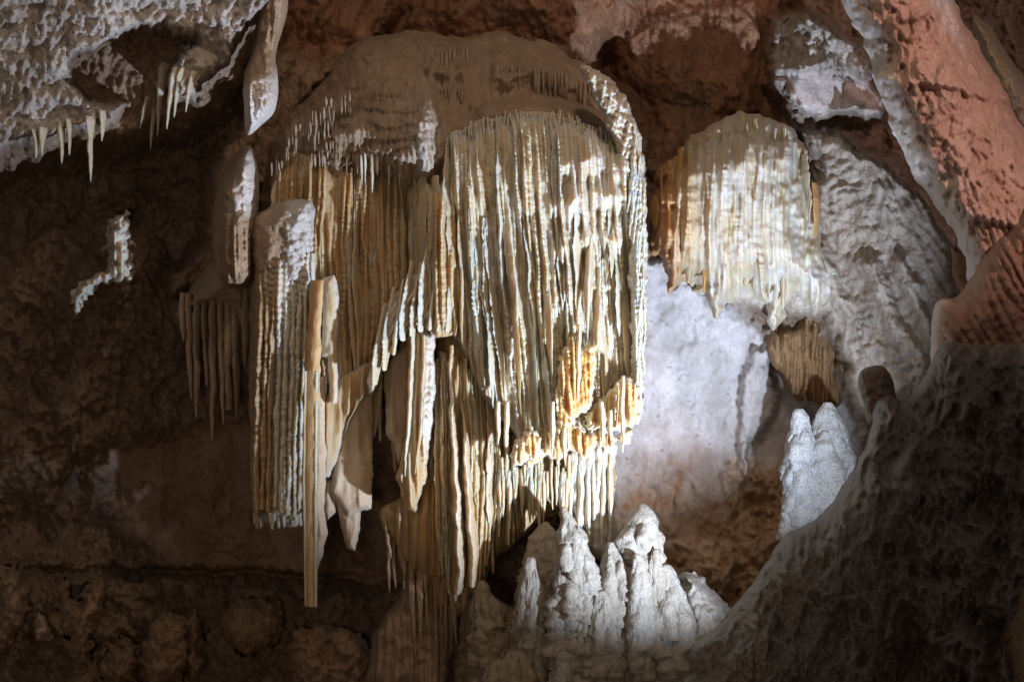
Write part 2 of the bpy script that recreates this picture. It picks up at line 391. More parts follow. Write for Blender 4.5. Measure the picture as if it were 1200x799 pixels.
scr = np.clip(perlin(gx / 8 + .1 * gy / 8, gy / 3.6, 96) - 0.6, 0, 1) * pale * sst(-.05, .35, fbm(gx / 50, gy / 40, 2, 97))
Y += 0.14 * scr
# mineral colours; the crust tint also carries its lamplight
tint = np.ones(gx.shape + (3,))
def paint(m, c, k=1.0):
    global tint
    m = np.clip(m * k, 0, 1)[..., None]; tint = tint * (1 - m) + np.array(c) * m
paint(over, (1.15, 1.1, 1.05)); paint(shoulder, (1.2, 1.15, 1.05)); paint(topm, (1.1, 0.82, 0.68))
paint(crust, (1.9, 2.35, 2.95)); paint(slope, (1.6, 1.95, 2.35)); paint(ledge, (1.6, 2.0, 2.5))  # crust: white calcite, limited to where lamplight falls on the bulge
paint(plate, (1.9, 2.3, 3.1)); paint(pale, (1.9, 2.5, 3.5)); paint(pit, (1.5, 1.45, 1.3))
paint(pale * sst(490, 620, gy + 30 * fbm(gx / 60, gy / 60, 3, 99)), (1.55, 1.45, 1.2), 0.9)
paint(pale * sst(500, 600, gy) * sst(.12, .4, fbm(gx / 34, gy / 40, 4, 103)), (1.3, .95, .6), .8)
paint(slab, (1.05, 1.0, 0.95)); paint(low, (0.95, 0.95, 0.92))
paint(sst(0.15, 0.5, fbm(wx / 70, wy / 90, 4, 101)) * (1 - pale) * (1 - crust) * (1 - slope), (0.72, 0.68, 0.62), 0.7)
paint(scr > 0.02, (0.7, 0.6, 0.5), 0.6)
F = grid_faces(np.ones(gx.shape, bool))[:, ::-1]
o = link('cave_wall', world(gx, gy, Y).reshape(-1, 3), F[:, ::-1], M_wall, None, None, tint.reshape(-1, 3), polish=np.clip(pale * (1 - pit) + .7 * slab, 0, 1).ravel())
o['kind'] = 'structure'
# cave floor, below the picture
fx, fy = np.meshgrid(np.linspace(-16, 16, 120), np.linspace(-8, 20, 110))
fz = 0.2 + 0.35 * fbm(fx / 2.2, fy / 2.2, 5, 120) + 0.03 * (fy - 6)
o = link('cave_floor', np.stack([fx, fy, fz], -1).reshape(-1, 3), grid_faces(np.ones(fx.shape, bool)), M_wall)
o['kind'] = 'structure'
AX, AY = gx[0], gy[:, 0]; YW = Y
def ywall(px, py): return float(YW[min(np.searchsorted(AY, py), len(AY) - 1), min(np.searchsorted(AX, px), len(AX) - 1)])
rng = random.Random(7)
U = rng.uniform

# ================================================================== THE GREAT CANOPY
can = thing('flowstone_canopy', 'broad brown domed flowstone canopy from which the big central curtains hang', 'flowstone', 520, 260, 15.2)
def can_rel(x, y, s):
    wx = x + 8 * fbm(x / 50, y / 50, 3, 201); wy = y + 8 * fbm(x / 50, y / 40, 3, 203)
    r = 0.16 * fbm(x / 90, y / 80, 4, 205)
    zone = sst(130, 190, y + 0.12 * (x - 400)) * sst(560, 500, x)
    t = (wy + 6 * perlin(x / 22, y / 60, 207)) / 15.0
    saw = t - np.floor(t)
    terr = np.where(saw < .62, saw / .62, (1 - saw) / .38)
    r += terr * 0.06 * sst(70, 120, y) * sst(560, 470, x) * sst(-.3, .2, fbm(x / 70, y / 25, 3, 209))
    r += 0.07 * flutes(wx, wy, 7, 211, 5, 60) * sst(110, 180, y) + .05 * ridged(wx / 26, wy / 60, 4, 212) + .05 * flutes(wx, wy, 12, 214, 6, 50) * np.clip(fbm(x / 60, y / 30, 3, 221) * 2, 0, 1)
    r += 0.30 * gauss(x, y, 492, 165, 26, 60) + 0.2 * gauss(x, y, 500, 120, 14, 40) + 0.12 * gauss(x, y, 360, 205, 40, 20)
    # the row of brown drips under the upper lip, right of the top
    y0 = 84 + 0.25 * np.abs(x - 625) + 5 * perlin(x / 9, 0.3, 213)
    m = sst(572, 582, x) * sst(700, 690, x)
    r += m * (0.20 * lips(y, y0, 40, 14))
    r += m * 0.05 * flutes(x, y, 7, 215, 2, 60) * sst(70, 84, y)
    y1 = 66 + 4 * perlin(x / 10, .7, 217); m2 = sst(495, 505, x) * sst(552, 540, x)
    r += m2 * (0.06 * lips(y, y1, 30, 10) + 0.05 * flutes(x, y, 6, 218, 2, 40) * sst(56, 64, y) * sst(84, 74, y))
    r += 0.035 * fbm(x / 7, y / 9, 3, 219) + .05 * ridged(wx / 18, wy / 26, 4, 223) + .05 * blades(x, y, 7, 224, 40, 5) * sst(110, 190, y)
    return r
body('cap', [(205, 352), (232, 322), (262, 290), (290, 236), (310, 190), (338, 140), (372, 96), (418, 52), (470, 38), (540, 44), (588, 38), (648, 52), (690, 78), (722, 108), (744, 150), (754, 220), (752, 320), (740, 430), (690, 480), (560, 430), (470, 380), (400, 420), (330, 440), (280, 420), (235, 400), (205, 380)],
     lambda x, y: 15.4 - 0.2 * sst(100, 180, y) + 0.65 * sst(176, 262, y + 16 * perlin(x / 16., y / 60., 225)) * sst(560, 520, x) + .25 * sst(150, 190, y) * sst(470, 430, x) + .5 * sst(220, 300, y) * sst(520, 560, x), 1.25, 105, M_brown, can_rel, 1.8, 9, wl=45, parent=can, seed=200, back=0.5, prof=.8,
     fresh=lambda x, y, s: 0.8 * gauss(x, y, 497, 165, 20, 55) * np.clip(flutes(x, y, 6, 220, 4, 40) * 1.4 - .2, 0, 1))  # lamplit streak on the bulge painted in as paler colour
# thin fringes of drips along the canopy's terraces
def fringe(parent, curve, n, lmin, lmax, Y, mat, w=(1.6, 3.2), name='drip', d=.035, tintv=None, seed0=0, fresh=.5):
    cx = np.array([c[0] for c in curve], float); cy = np.array([c[1] for c in curve], float)
    for i in range(n):
        x = cx[0] + (cx[-1] - cx[0]) * (i + U(-.3, .3) + .5) / n; y = np.interp(x, cx, cy) + U(-3, 3); L = U(lmin, lmax) * (.5 + .9 * U(0, 1)); ww = U(*w)
        if perlin(x / 13., y / 21. + seed0, 77) < -.08: continue
        yy = Y(x, y) if callable(Y) else Y
        strand(name, [(x, y - 6, yy + .03), (x + U(-1, 1), y + L, yy)], [ww * .8, ww, ww * .9, ww * .5, 0.5], [d, d, d * .7, .01], mat, parent, seed=seed0 + i + U(0, 9), K=8, wob=.8, fresh=fresh)
fringe(can, [(578, 90), (600, 84), (625, 84), (650, 90), (675, 98), (698, 106)], 26, 12, 38, lambda x, y: 14.12 + .002 * abs(x - 620), M_brown, w=(2, 4), d=.06, fresh=.1, seed0=900)
for kk, (xa, xb, yy_, nn) in enumerate([(372, 470, 112, 16), (352, 478, 128, 24), (340, 480, 142, 26), (335, 480, 156, 28), (325, 470, 172, 34), (318, 440, 186, 34), (500, 560, 128, 14), (505, 545, 108, 10)]):
    fringe(can, [(xa, yy_ + 12), ((xa + xb) / 2, yy_), (xb, yy_ + 4)], nn, 3, 17, lambda x, y: 14.06 + .0011 * abs(x - 470), M_brown, w=(1.0, 2.6), fresh=.1, d=.05, seed0=1000 + 40 * kk)
fringe(can, [(500, 66), (550, 66)], 10, 8, 20, 14.12, M_brown, fresh=.1, seed0=930)
fringe(can, [(420, 188), (470, 190), (500, 205)], 16, 12, 34, 14.0, M_pale, fresh=.9)

# ================================================================== LEFT PART OF THE CURTAIN
Lc = thing('drapery_curtain', 'shaded left curtain of close ochre ribs between the fluted pillar and the bright middle curtain', 'drapery', 445, 200, 14.6)
def left_rel(x, y, s):
    return 0.12 * blades(x, y, 22, 303, 200, 6) + 0.15 * blades(x, y, 8.5, 301, 150, 5) + 0.06 * blades(x, y, 4.7, 305, 90, 4) + .05 * flutes(x, y, 9, 306, 5, 150) + 0.05 * fbm(x / 30, y / 120, 3, 309) + 0.62 * sst(472, 512, x) * sst(180, 240, y)
body('back_sheet', [(322, 196), (420, 190), (500, 195), (540, 200), (545, 380), (520, 400), (470, 400), (440, 440), (415, 470), (385, 470), (360, 470), (330, 440)],
     lambda x, y: 14.72, .45, 30, M_calc, left_rel, 1.6, 3, parent=Lc, seed=300, tint=lambda x, y, s: lerp(np.array([.85, .8, .75]), np.array([1, 1, 1.]), sst(440, 500, x)[..., None]))  # left part toned darker for the shade it hangs in
xs = np.linspace(326, 536, 28)
for i, x in enumerate(xs):
    x += U(-2.5, 2.5)
    y0 = np.interp(x, [320, 360, 420, 480, 530], [215, 205, 192, 200, 212]) + U(-4, 10)
    yb = np.interp(x, [320, 350, 375, 400, 430, 445, 470, 500, 530], [330, 340, 440, 470, 450, 420, 395, 385, 380])
    y1 = yb + U(-60, 12); Yc = 14.27 - 0.6 * sst(468, 512, x) + U(-.08, .08)
    w = U(3, 6); d = U(.07, .14)
    strand('drape', [(x, y0, Yc + .1), (x + U(-2, 2), (y0 + y1) / 2, Yc), (x + U(-4, 6), y1, Yc - .03)], [w * .6, w, w * 1.05, w, w * .8, w * .12], [d * .5, d, d * 1.1, d, d * .8, d * .08], M_calc, Lc,
           wedge=.65, seed=400 + i, yaw=U(-.5, .5), bead=U(.05, .22), bl=U(5, 9), lump=.1, fresh=U(.25, .8))
for i in range(20):
    x = 384 + i * 7 + U(-3, 3); y0 = U(385, 430); y1 = np.interp(x, [384, 440, 470, 520], [560, 500, 560, 610]) + U(-50, 20); w = U(3, 7)
    strand('drape', [(x, y0, 14.5), (x + U(-2, 2), (y0 + y1) / 2, 14.42), (x + U(-3, 3), y1, 14.4)], [w * .7, w, w, w * .7, w * .25], [.08, .12, .12, .08, .02], M_calc, Lc, wedge=.5, seed=450 + i, yaw=U(-.5, .5), bead=U(.05, .2), fresh=U(.1, .4))
# the flared frill in the lower middle of that curtain
fr_ = thing('drapery_frill', 'flared cream frill with a bright sloping hem right under the shaded ribs', 'drapery', 470, 330, 13.9)
body('sheet', [(436, 425), (440, 395), (452, 360), (474, 335), (500, 310), (528, 290), (538, 300), (534, 372), (522, 386), (500, 378), (478, 392), (458, 406), (446, 440), (436, 462), (430, 450)], 14.0, .3, 22, M_pale,
     lambda x, y, s: .10 * flutes(x - .55 * (400 - y), y, 8, 321, 3, 60) + .16 * sst(24, 2, s) * sst(330, 372, y), 1.5, 3, wl=14, parent=fr_, seed=320, fresh=lambda x, y, s: .7 * sst(9, 2, s))
for i in range(9):
    x = 440 + i * 10.5; y1 = np.interp(x, [436, 446, 470, 500, 530], [455, 440, 398, 384, 388]); y0 = y1 - U(50, 120)
    strand('rib', [(x + 12, y0, 13.75), (x + 5, (y0 + y1) / 2, 13.65), (x, y1 + 3, 13.56)], [1.6, 3, 3.4, 2.2], [.05, .1, .12, .05], M_pale, fr_, seed=330 + i, bead=.2, fresh=.8, yaw=U(-.4, .1))

# ================================================================== THE BRIGHT MIDDLE CURTAIN
Mc = thing('drapery_curtain', 'widest bright curtain of white and ochre ribs in the middle of the cave', 'drapery', 640, 160, 14.4)
rim = ([520, 545, 562, 590, 620, 650, 680, 705, 730, 748], [158, 150, 140, 134, 130, 132, 142, 152, 166, 190])
bot = ([520, 545, 575, 600, 625, 650, 680, 705, 730, 748], [395, 445, 500, 520, 540, 535, 525, 515, 505, 470])
def Ymid(x, y): return 13.42 + .30 * ((x - 650) / 110)**2 - .25 * np.exp(-((y - 210) / 70.)**2) + 0.0003 * (y - 200)
body('cap', [(516, 164), (522, 154), (545, 132), (562, 116), (590, 106), (632, 104), (668, 112), (706, 134), (732, 158), (748, 190), (752, 260), (700, 300), (600, 280), (530, 230)], 14.5, 1.0, 55, M_brown,
     lambda x, y, s: .03 * fbm(x / 25, y / 25, 4, 501) - .5 * sst(-4, 18, y - np.interp(x, *rim)) + .05 * ridged(x / 22, y / 14, 4, 502), 1.7, 4, parent=Mc, seed=500, prof=.8)
def mid_rel(x, y, s):
    r = .15 * blades(x - .06 * (y - 150), y, 27, 513, 150, 10, .1)**.8 + .13 * blades(x - .09 * (y - 150), y, 9, 511, 140, 5, .3) + .06 * blades(x - .05 * (y - 150), y, 4.6, 515, 80, 4, .4) + .05 * flutes(x, y, 15, 516, 8, 110)
    right = sst(615, 680, x)
    for y0, a, k in ((196, .24, .9), (238, .30, 1.), (288, .26, 1.), (345, .14, .8)):
        yy = y0 + .35 * np.abs(x - 705) * .6 - 10 * right + 9 * perlin(x / 14, y0 * 1.1, 517)
        r += right * a * lips(y, yy, 60, 22) * np.clip(.6 + .9 * perlin(x / 22, y0, 518), 0, 1)
    r += .05 * fbm(x / 16, y / 26, 3, 519)
    return r + .28 * sst(10, 60, y - np.interp(x, *rim)) * 0
body('back_sheet', [(522, 160), (545, 150), (562, 138), (590, 132), (630, 128), (668, 138), (706, 152), (732, 168), (750, 200), (754, 320), (752, 440), (735, 490), (700, 505), (655, 520), (618, 532), (596, 505), (570, 480), (545, 430), (526, 380), (520, 260)],
     lambda x, y: Ymid(x, y) + .60, .5, 26, M_pale, mid_rel, 1.2, 2, parent=Mc, seed=510,
     fresh=lambda x, y, s: np.clip(.5 * sst(30, 4, y - np.interp(x, *rim)) + .25 * sst(620, 700, x) * sst(340, 240, y) + .9 * blades(x - .09 * (y - 150), y, 8, 511, 140, 5, .3)**1.5, 0, .95))
n = 0
for i in range(34):
    x = 524 + 226 * ((i * 0.618034) % 1) + U(-1, 1)
    yr = np.interp(x, *rim); yb = np.interp(x, *bot)
    if n % 3 == 0: y0 = yr + U(-2, 6)
    else: y0 = yr + U(15, 190)
    y1 = min(yb + U(-30, 18), y0 + U(150, 390)) if x < 640 or n % 2 else min(yb + 10, y0 + U(60, 190))
    sl = U(.02, .12) if 560 < x < 650 else U(-.03, .06)
    dx = sl * (y1 - y0); w = U(2.2, 5.5); d = U(.06, .14)
    x -= dx * .4
    Yc = Ymid(x, y0) + .08 + U(-.06, .05)
    strand('drape', [(x, y0, Yc + .02), (x + dx * .35, lerp(y0, y1, .33), Ymid(x, lerp(y0, y1, .33)) + .05), (x + dx * .8, lerp(y0, y1, .7), Yc), (x + dx, y1, Yc - .02)], [w * .45, w * .9, w * 1.1, w, w * .7, w * .08],
           [d * .35, d * .9, d * 1.1, d, d * .7, d * .05], M_pale, Mc, wedge=.7, seed=600 + i, yaw=U(-.6, .35), bead=U(.08, .3), bl=U(4.5, 8), lump=.12, fresh=U(.4, .9), wob=U(.8, 2.4))
    n += 1
for i in range(58):
    x = 524 + 224 * (i + U(0, 1)) / 58; yr = np.interp(x, *rim) + U(-5, 5); L = U(14, 62); w = U(1.0, 2.3)
    strand('drape', [(x, yr, Ymid(x, yr) + .16), (x + U(-1, 2), yr + L * .4, Ymid(x, yr) + .10), (x + U(-1, 4), yr + L, Ymid(x, yr + L) + .10)], [w, w * 1.2, w, .5], [.05, .06, .05, .01], M_pale, Mc, wedge=.5, seed=680 + i, K=8, bead=.25, bl=5, fresh=U(.6, 1))
# golden hem: layered jagged sheets
def hem(label, P, Yh, seed, tintv, fs=.7, T=.16):
    tintv = tuple(1.1 * a for a in tintv)
    o = body('drapery_hem', P, Yh, T * .7, 12, M_calc, lambda x, y, s: .13 * blades(x, y, 8, seed, 50, 4, .4) + .06 * blades(x, y, 4.5, seed + 1, 40, 3) + .03 * sst(6, 1, s) + .02 * fbm(x / 9, y / 9, 3, seed), 1.2, 5, wl=8, smooth=False, seed=seed, tint=np.array(tintv), fresh=lambda x, y, s: np.clip(.9 * sst(8, 1, s) + .8 * blades(x, y, 8, seed, 50, 4, .4)**2, 0, 1), back=.12)
    return tag(o, label, 'drapery', 'layered hems under the middle curtain')
hem('golden jagged hem glowing in the middle of the bright curtain', [(655, 420), (672, 385), (682, 408), (698, 404), (698, 440), (694, 478), (678, 486), (668, 500), (655, 505), (650, 470)], 13.35, 341, (1.06, .9, .62))
hem('cream stepped hem at the lower right corner of the bright curtain', [(684, 486), (700, 470), (722, 448), (738, 440), (752, 452), (750, 494), (738, 500), (722, 505), (704, 502), (690, 506)], 13.5, 344, (1.0, .95, .78))
hem('lowest frayed tan hem beneath the golden hem', [(610, 528), (618, 506), (634, 490), (652, 508), (664, 490), (690, 506), (706, 494), (722, 512), (742, 498), (738, 522), (724, 516), (712, 532), (700, 522), (684, 540), (668, 528), (654, 546), (640, 532), (618, 550)], 13.62, 347, (.95, .85, .68))
hem('curled cream hem left of the golden hem', [(596, 535), (604, 518), (622, 500), (634, 512), (636, 534), (620, 540), (606, 548)], 13.3, 351, (1.05, .98, .8))
for i, (x, y0, y1) in enumerate([(730, 440, 530), (706, 470, 522), (678, 380, 470), (648, 470, 532), (594, 470, 545), (584, 470, 520), (716, 480, 516), (662, 500, 545)]):
    o = strand('stalactite', [(x, y0, 13.25), (x, y1, 13.2)], [2.4, 3.4, 2.6, .6], [.05, .06, .04, .01], M_pale, seed=370 + i, fresh=.9, bead=.15)
    tag(o, ['slim white stalactite hanging past the stepped hem', 'short white stalactite over the stepped hem', 'white stalactite tapering down in front of the golden hem', 'thin white stalactite ending under the golden hem',
            'white stalactite at the left foot of the middle curtain', 'short pale stalactite left of the curled hem', 'short white drip at the right part of the lowest hem', 'pale drip below the lowest hem'][i], 'stalactite', 'stalactites at the foot of the middle curtain')
# beaded pillar on the right edge
bp = thing('beaded_pillar', 'narrow beaded pale pillar edging the right side of the bright middle curtain', 'flowstone', 750, 480, 14.0)
body('shaft', [(682, 80), (698, 82), (724, 104), (744, 142), (756, 200), (758, 300), (756, 420), (752, 484), (740, 486), (738, 400), (736, 300), (732, 232), (720, 176), (702, 128)], lambda x, y: 13.55 + .001 * (y - 150), .34, 11, M_pale,
     lambda x, y, s: .10 * blades(x - .25 * np.clip(200 - y, 0, 200), y, 7, 381, 40, 3, .5) + .09 * (1 - worley(x / 6, y / 6, 383)[0]) + .05 * fbm(x / 12, y / 16, 3, 384), 1.3, 4, wl=14, parent=bp, seed=380, fresh=.45)
for i in range(26):
    y = U(150, 430); x = np.interp(y, [110, 150, 210, 470], [716, 738, 750, 748])
    strand('rib', [(x + U(-7, 7), y, 13.12 + .0012 * (y - 120)), (x + U(-7, 7), y + U(40, 100), 13.14 + .0012 * (y - 120))], [1, 3, 2.8, .8], [.05, .08, .06, .02], M_pale, bp, seed=382 + i, bead=.4, bl=4.5, fresh=.7)

# ================================================================== FLUTED PILLAR, LONG STALACTITE, HANGING SLABS
fp = thing('fluted_pillar', 'fluted broken pillar hanging at the left, its right face brightly lit and its foot snapped off ragged', 'flowstone', 335, 618, 13.7)
body('head', [(296, 262), (312, 244), (338, 234), (366, 236), (370, 262), (368, 300), (372, 330), (350, 345), (310, 340), (298, 320)], 14.25, .42, 26, M_brown, lambda x, y, s: .05 * fbm(x / 14, y / 14, 4, 391) + .06 * (1 - worley(x / 9, y / 8, 392)[0]) * sst(320, 345, x), 1.4, 3, wl=15, parent=fp, seed=390, fresh=lambda x, y, s: .8 * sst(328, 345, x))  # lit right half of the head painted whiter
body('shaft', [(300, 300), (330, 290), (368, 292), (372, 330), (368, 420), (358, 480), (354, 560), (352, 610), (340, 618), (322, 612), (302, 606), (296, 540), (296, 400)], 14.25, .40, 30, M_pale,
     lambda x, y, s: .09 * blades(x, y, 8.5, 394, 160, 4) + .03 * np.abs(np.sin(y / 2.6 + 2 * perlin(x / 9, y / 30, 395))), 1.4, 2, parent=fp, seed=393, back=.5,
     tint=lambda x, y, s: lerp(np.array([.72, .6, .5]), np.array([1, 1, 1.]), sst(312, 326, x)[..., None]), fresh=lambda x, y, s: .5 * sst(318, 330, x))  # shade painted into the left flank, lamplight into the right face
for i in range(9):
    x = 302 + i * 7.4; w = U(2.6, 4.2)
    strand('flute', [(x + 6, 300 + U(-8, 8), 13.92 + .004 * abs(x - 335)), (x + 5, 380, 13.84), (x + 1 + U(-2, 2), 500, 13.84), (x - 1, 606 + U(-8, 4), 13.86)], [w * .7, w, w * 1.1, w], [.06, .1, .1, .09], M_pale, fp, seed=396 + i, bead=.25, bl=6, lump=.2, fresh=.2 if x < 320 else .85, tint=(.72, .6, .5) if x < 318 else None)  # left flutes carry the pillar's shade in their tint
for i in range(12):
    x = 298 + i * 4.9
    strand('splinter', [(x, 600, 13.92 + U(-.08, .1)), (x + U(-2, 2), 614 + U(-6, 8), 13.9 + U(-.08, .1))], [2.8, 3, 1.6], [.06, .06, .03], M_pale, fp, seed=420 + i, bead=.1, lump=.3, fresh=1, flat_end=True)
ls = thing('long_stalactite', 'longest straight stalactite, a square-ended amber shaft beside the fluted pillar', 'stalactite', 364, 330, 13.6)
strand('shaft', [(372, 322, 13.75), (366, 420, 13.6), (363, 560, 13.5), (364, 716, 13.45)], [5, 7.5, 8.8, 8, 7, 6], [.09, .1, .1, .085, .075, .06], M_calc, ls, seed=430, K=18, bead=.04, bl=11, lump=.13, fresh=.35, wob=.8, sharp=1, yaw=.6, flat_end=True, tint=(1.1, .95, .7))
strand('edge', [(371, 430, 13.52), (370, 560, 13.44), (370, 715, 13.4)], [1.8, 2.2, 2.2], [.03, .035, .03], M_pale, ls, seed=431, bead=.15, fresh=1, wob=.6)
strand('edge', [(358, 430, 13.52), (356, 560, 13.44), (358.5, 714, 13.4)], [1.4, 1.8, 1.6], [.03, .03, .03], M_calc, ls, seed=432, bead=.1, fresh=.3, wob=.6)

def sheet(name, label, P, Yh, seed, mat=M_slab, T=.12, R=10, fl=.035, sp=11, cat='drapery', group=None, tintv=None, warp=1.5, fs=.3, wl=14):
    o = body(name, P, Yh, T, R, mat, lambda x, y, s: fl * 1.5 * blades(x, y, sp * 1.6, seed, 140, 5, .05) + .03 * fbm(x / 14, y / 40, 3, seed + 3), 1.4, warp, wl=wl, smooth=False, seed=seed, back=.1, tint=None if tintv is None else np.array(tintv), fresh=lambda x, y, s: fs * sst(5, 1, s))
    return tag(o, label, cat, group)
G = 'hanging calcite slabs'
sheet('drapery_slab', 'small white flat slab hanging between two ribs right of the fluted pillar', [(378, 326), (392, 322), (398, 350), (396, 400), (396, 472), (388, 475), (384, 420), (377, 418)], 13.95, 440, M_pale, fs=.6, group=G)
sheet('drapery_slab', 'long narrow tan slab hanging close behind the long stalactite', [(366, 440), (382, 440), (384, 530), (380, 600), (384, 625), (378, 650), (370, 676), (364, 640)], 14.1, 443, group=G)
sheet('drapery_slab', 'wide smooth pink-tan slab with a slanted broken foot', [(398, 500), (412, 470), (436, 440), (437, 520), (436, 596), (420, 600), (408, 606), (396, 590), (386, 575), (392, 540)], 14.35, 446, group=G, fl=.03, sp=16)
sheet('drapery_slab', 'short pointed tan slab peeping out below the wide smooth slab', [(394, 590), (424, 592), (422, 620), (416, 645), (406, 642), (400, 618)], 14.45, 449, group=G, fl=.03)
sheet('drapery_slab', 'small dull slab tucked left of the wide smooth slab', [(378, 560), (396, 562), (394, 600), (384, 609), (378, 600)], 14.45, 450, group=G, fl=.03)
sheet('drapery_slab', 'slanted ribbed tan slab above the wide smooth slab', [(376, 470), (400, 440), (440, 420), (450, 440), (430, 466), (410, 490), (398, 530), (386, 560), (378, 560)], 14.2, 451, M_calc, fl=.06, sp=9, group=G, fs=.5)
sheet('drapery_slab', 'narrow ragged slab left of the toothed drapery', [(452, 424), (466, 410), (482, 396), (484, 480), (478, 530), (466, 545), (462, 520), (452, 510)], 14.3, 454, group=G)
td = thing('toothed_drapery', 'long tan drapery with a scaly toothed right edge and a split pointed foot', 'drapery', 490, 395, 13.8)
body('sheet', [(478, 390), (510, 388), (512, 460), (504, 520), (500, 560), (486, 600), (476, 596), (468, 570), (464, 560), (474, 520), (478, 470)], 13.85, .2, 12, M_calc, lambda x, y, s: .06 * np.abs(np.sin(y / 3.0 + 2 * perlin(x / 8, y / 20, 457))) * sst(490, 500, x) * np.clip(.6 + perlin(y / 14., x / 30., 455), 0, 1) + .09 * blades(x, y, 9, 458, 100, 4), 1.3, 2.5, wl=12, parent=td, seed=456, fresh=lambda x, y, s: .7 * sst(490, 500, x) * sst(560, 500, y), smooth=False)
strand('rib', [(484, 388, 13.6), (480, 480, 13.55), (474, 560, 13.6)], [2, 3, 2.2, .6], [.06, .08, .06, .02], M_pale, td, seed=459, bead=.1, fresh=.6)
strand('rib', [(497, 390, 13.62), (496, 470, 13.58), (487, 560, 13.62)], [2, 3, 2.5, .6], [.05, .07, .06, .02], M_calc, td, seed=460, bead=.15, fresh=.4)

# ================================================================== LOWER COLUMN AND DRAPERIES UNDER THE CURTAIN
lc = thing('flowstone_column', 'tan column of joined pipes running from the middle curtain down to the stalagmite mound', 'column', 545, 700, 13.9)
body('core', [(512, 390), (560, 400), (600, 470), (640, 520), (700, 520), (722, 540), (715, 600), (690, 610), (650, 600), (600, 640), (575, 660), (556, 720), (540, 730), (520, 700), (500, 680), (470, 660), (445, 600), (470, 580), (505, 540)], 14.6, .55, 40, M_calc,
     lambda x, y, s: .14 * flutes(x, y, 10, 471, 5, 160) + .05 * flutes(x, y, 5, 472, 4, 70) + .07 * sst(480, 380, x + 0 * y), 1.7, 4, parent=lc, seed=470, tint=np.array((.95, .9, .82)))
for i in range(52):
    x = U(512, 665) if i > 7 else 520 + i * 5
    y0 = np.interp(x, [510, 560, 600, 640, 660], [395, 430, 500, 530, 535]) + U(-5, 20)
    y1 = np.interp(x, [510, 545, 560, 580, 610, 660], [700, 710, 690, 660, 610, 585]) + U(-50, 5)
    w = U(2.8, 5.6); d = U(.08, .17); Yc = 13.95 - .1 * sst(620, 540, x) + U(-.06, .06)
    strand('pipe', [(x, y0, Yc + .1), (x + U(-2, 5), lerp(y0, y1, .5), Yc), (x + U(-2, 7), y1, Yc)], [w * .6, w, w, w * 1.1, w * .8, w * .3], [d * .6, d, d, d * .9, d * .3], M_calc, lc, wedge=.5, seed=700 + i, yaw=U(-.4, .4), bead=U(.05, .3), bl=U(6, 12), lump=.15, fresh=U(.1, .45))
for i, (x, a, b, c) in enumerate([(533, 400, 560, 700), (548, 470, 580, 690)]):
    strand('pipe', [(x - 4, a, 13.72), (x, b, 13.66), (x + 8, c - 40, 13.62), (x + 4, c, 13.66)], [2, 3.5, 4.4, 6, 4], [.1, .12, .12, .14, .1], M_calc, lc, wedge=.45, seed=740 + i, K=16, bead=.12, bl=8, lump=.12, fresh=.6, wob=3, sharp=1)
for i in range(40):                                             # the frayed rim between column and bright sheet
    x = U(585, 668); y0 = U(530, 560); w = U(2, 4)
    strand('drip', [(x, y0, 13.8), (x + U(-1, 1), y0 + U(25, 75), 13.78)], [w, w, w * .8, .6], [.07, .08, .05, .01], M_calc, lc, seed=760 + i, bead=.15, fresh=.4)
rs = thing('flowstone_sheet', 'bluish white ribbed sheet falling to the stalagmites below the golden hem', 'flowstone', 695, 610, 14.0)
body('sheet', [(664, 520), (722, 518), (716, 560), (714, 590), (724, 620), (720, 660), (690, 650), (672, 620), (664, 560)], 14.15, .28, 18, M_pale, lambda x, y, s: .08 * flutes(x, y, 9, 481, 4, 120) + .05 * fbm(x / 14, y / 18, 3, 482), 1.5, 3, parent=rs, seed=480, fresh=.5)
for i in range(6):
    x = 670 + i * 9
    strand('rib', [(x, 525, 13.95), (x + U(-2, 2), 570, 13.88), (x + U(-2, 3), 625 + U(-15, 15), 13.86)], [2.5, 4, 3.5, 2], [.07, .1, .1, .08], M_pale, rs, seed=484 + i, bead=.12, fresh=.7)
dl = thing('dripping_flowstone', 'dull brown dripping flowstone at the foot of the dark left side below the toothed drapery', 'flowstone', 500, 780, 14.2)
body('mass', [(446, 600), (480, 596), (520, 610), (545, 660), (548, 720), (536, 760), (520, 820), (440, 830), (430, 780), (450, 720), (470, 690), (455, 650)], 14.9, .6, 36, M_brown, lambda x, y, s: .12 * flutes(x, y, 9, 491, 6, 120) + .10 * fbm(x / 30, y / 30, 4, 492), 1.8, 5, parent=dl, seed=490)
for i in range(22):
    x = U(452, 535); y0 = U(598, 640); y1 = y0 + U(40, 150); w = U(2, 4.2)
    strand('drip', [(x, y0, 14.3), (x + U(0, 8), y1, 14.18)], [w * .7, w, w, .7], [.06, .09, .08, .02], M_brown, dl, seed=800 + i, bead=.12, lump=.2, fresh=.1, tint=(1.25, 1.2, 1.1))

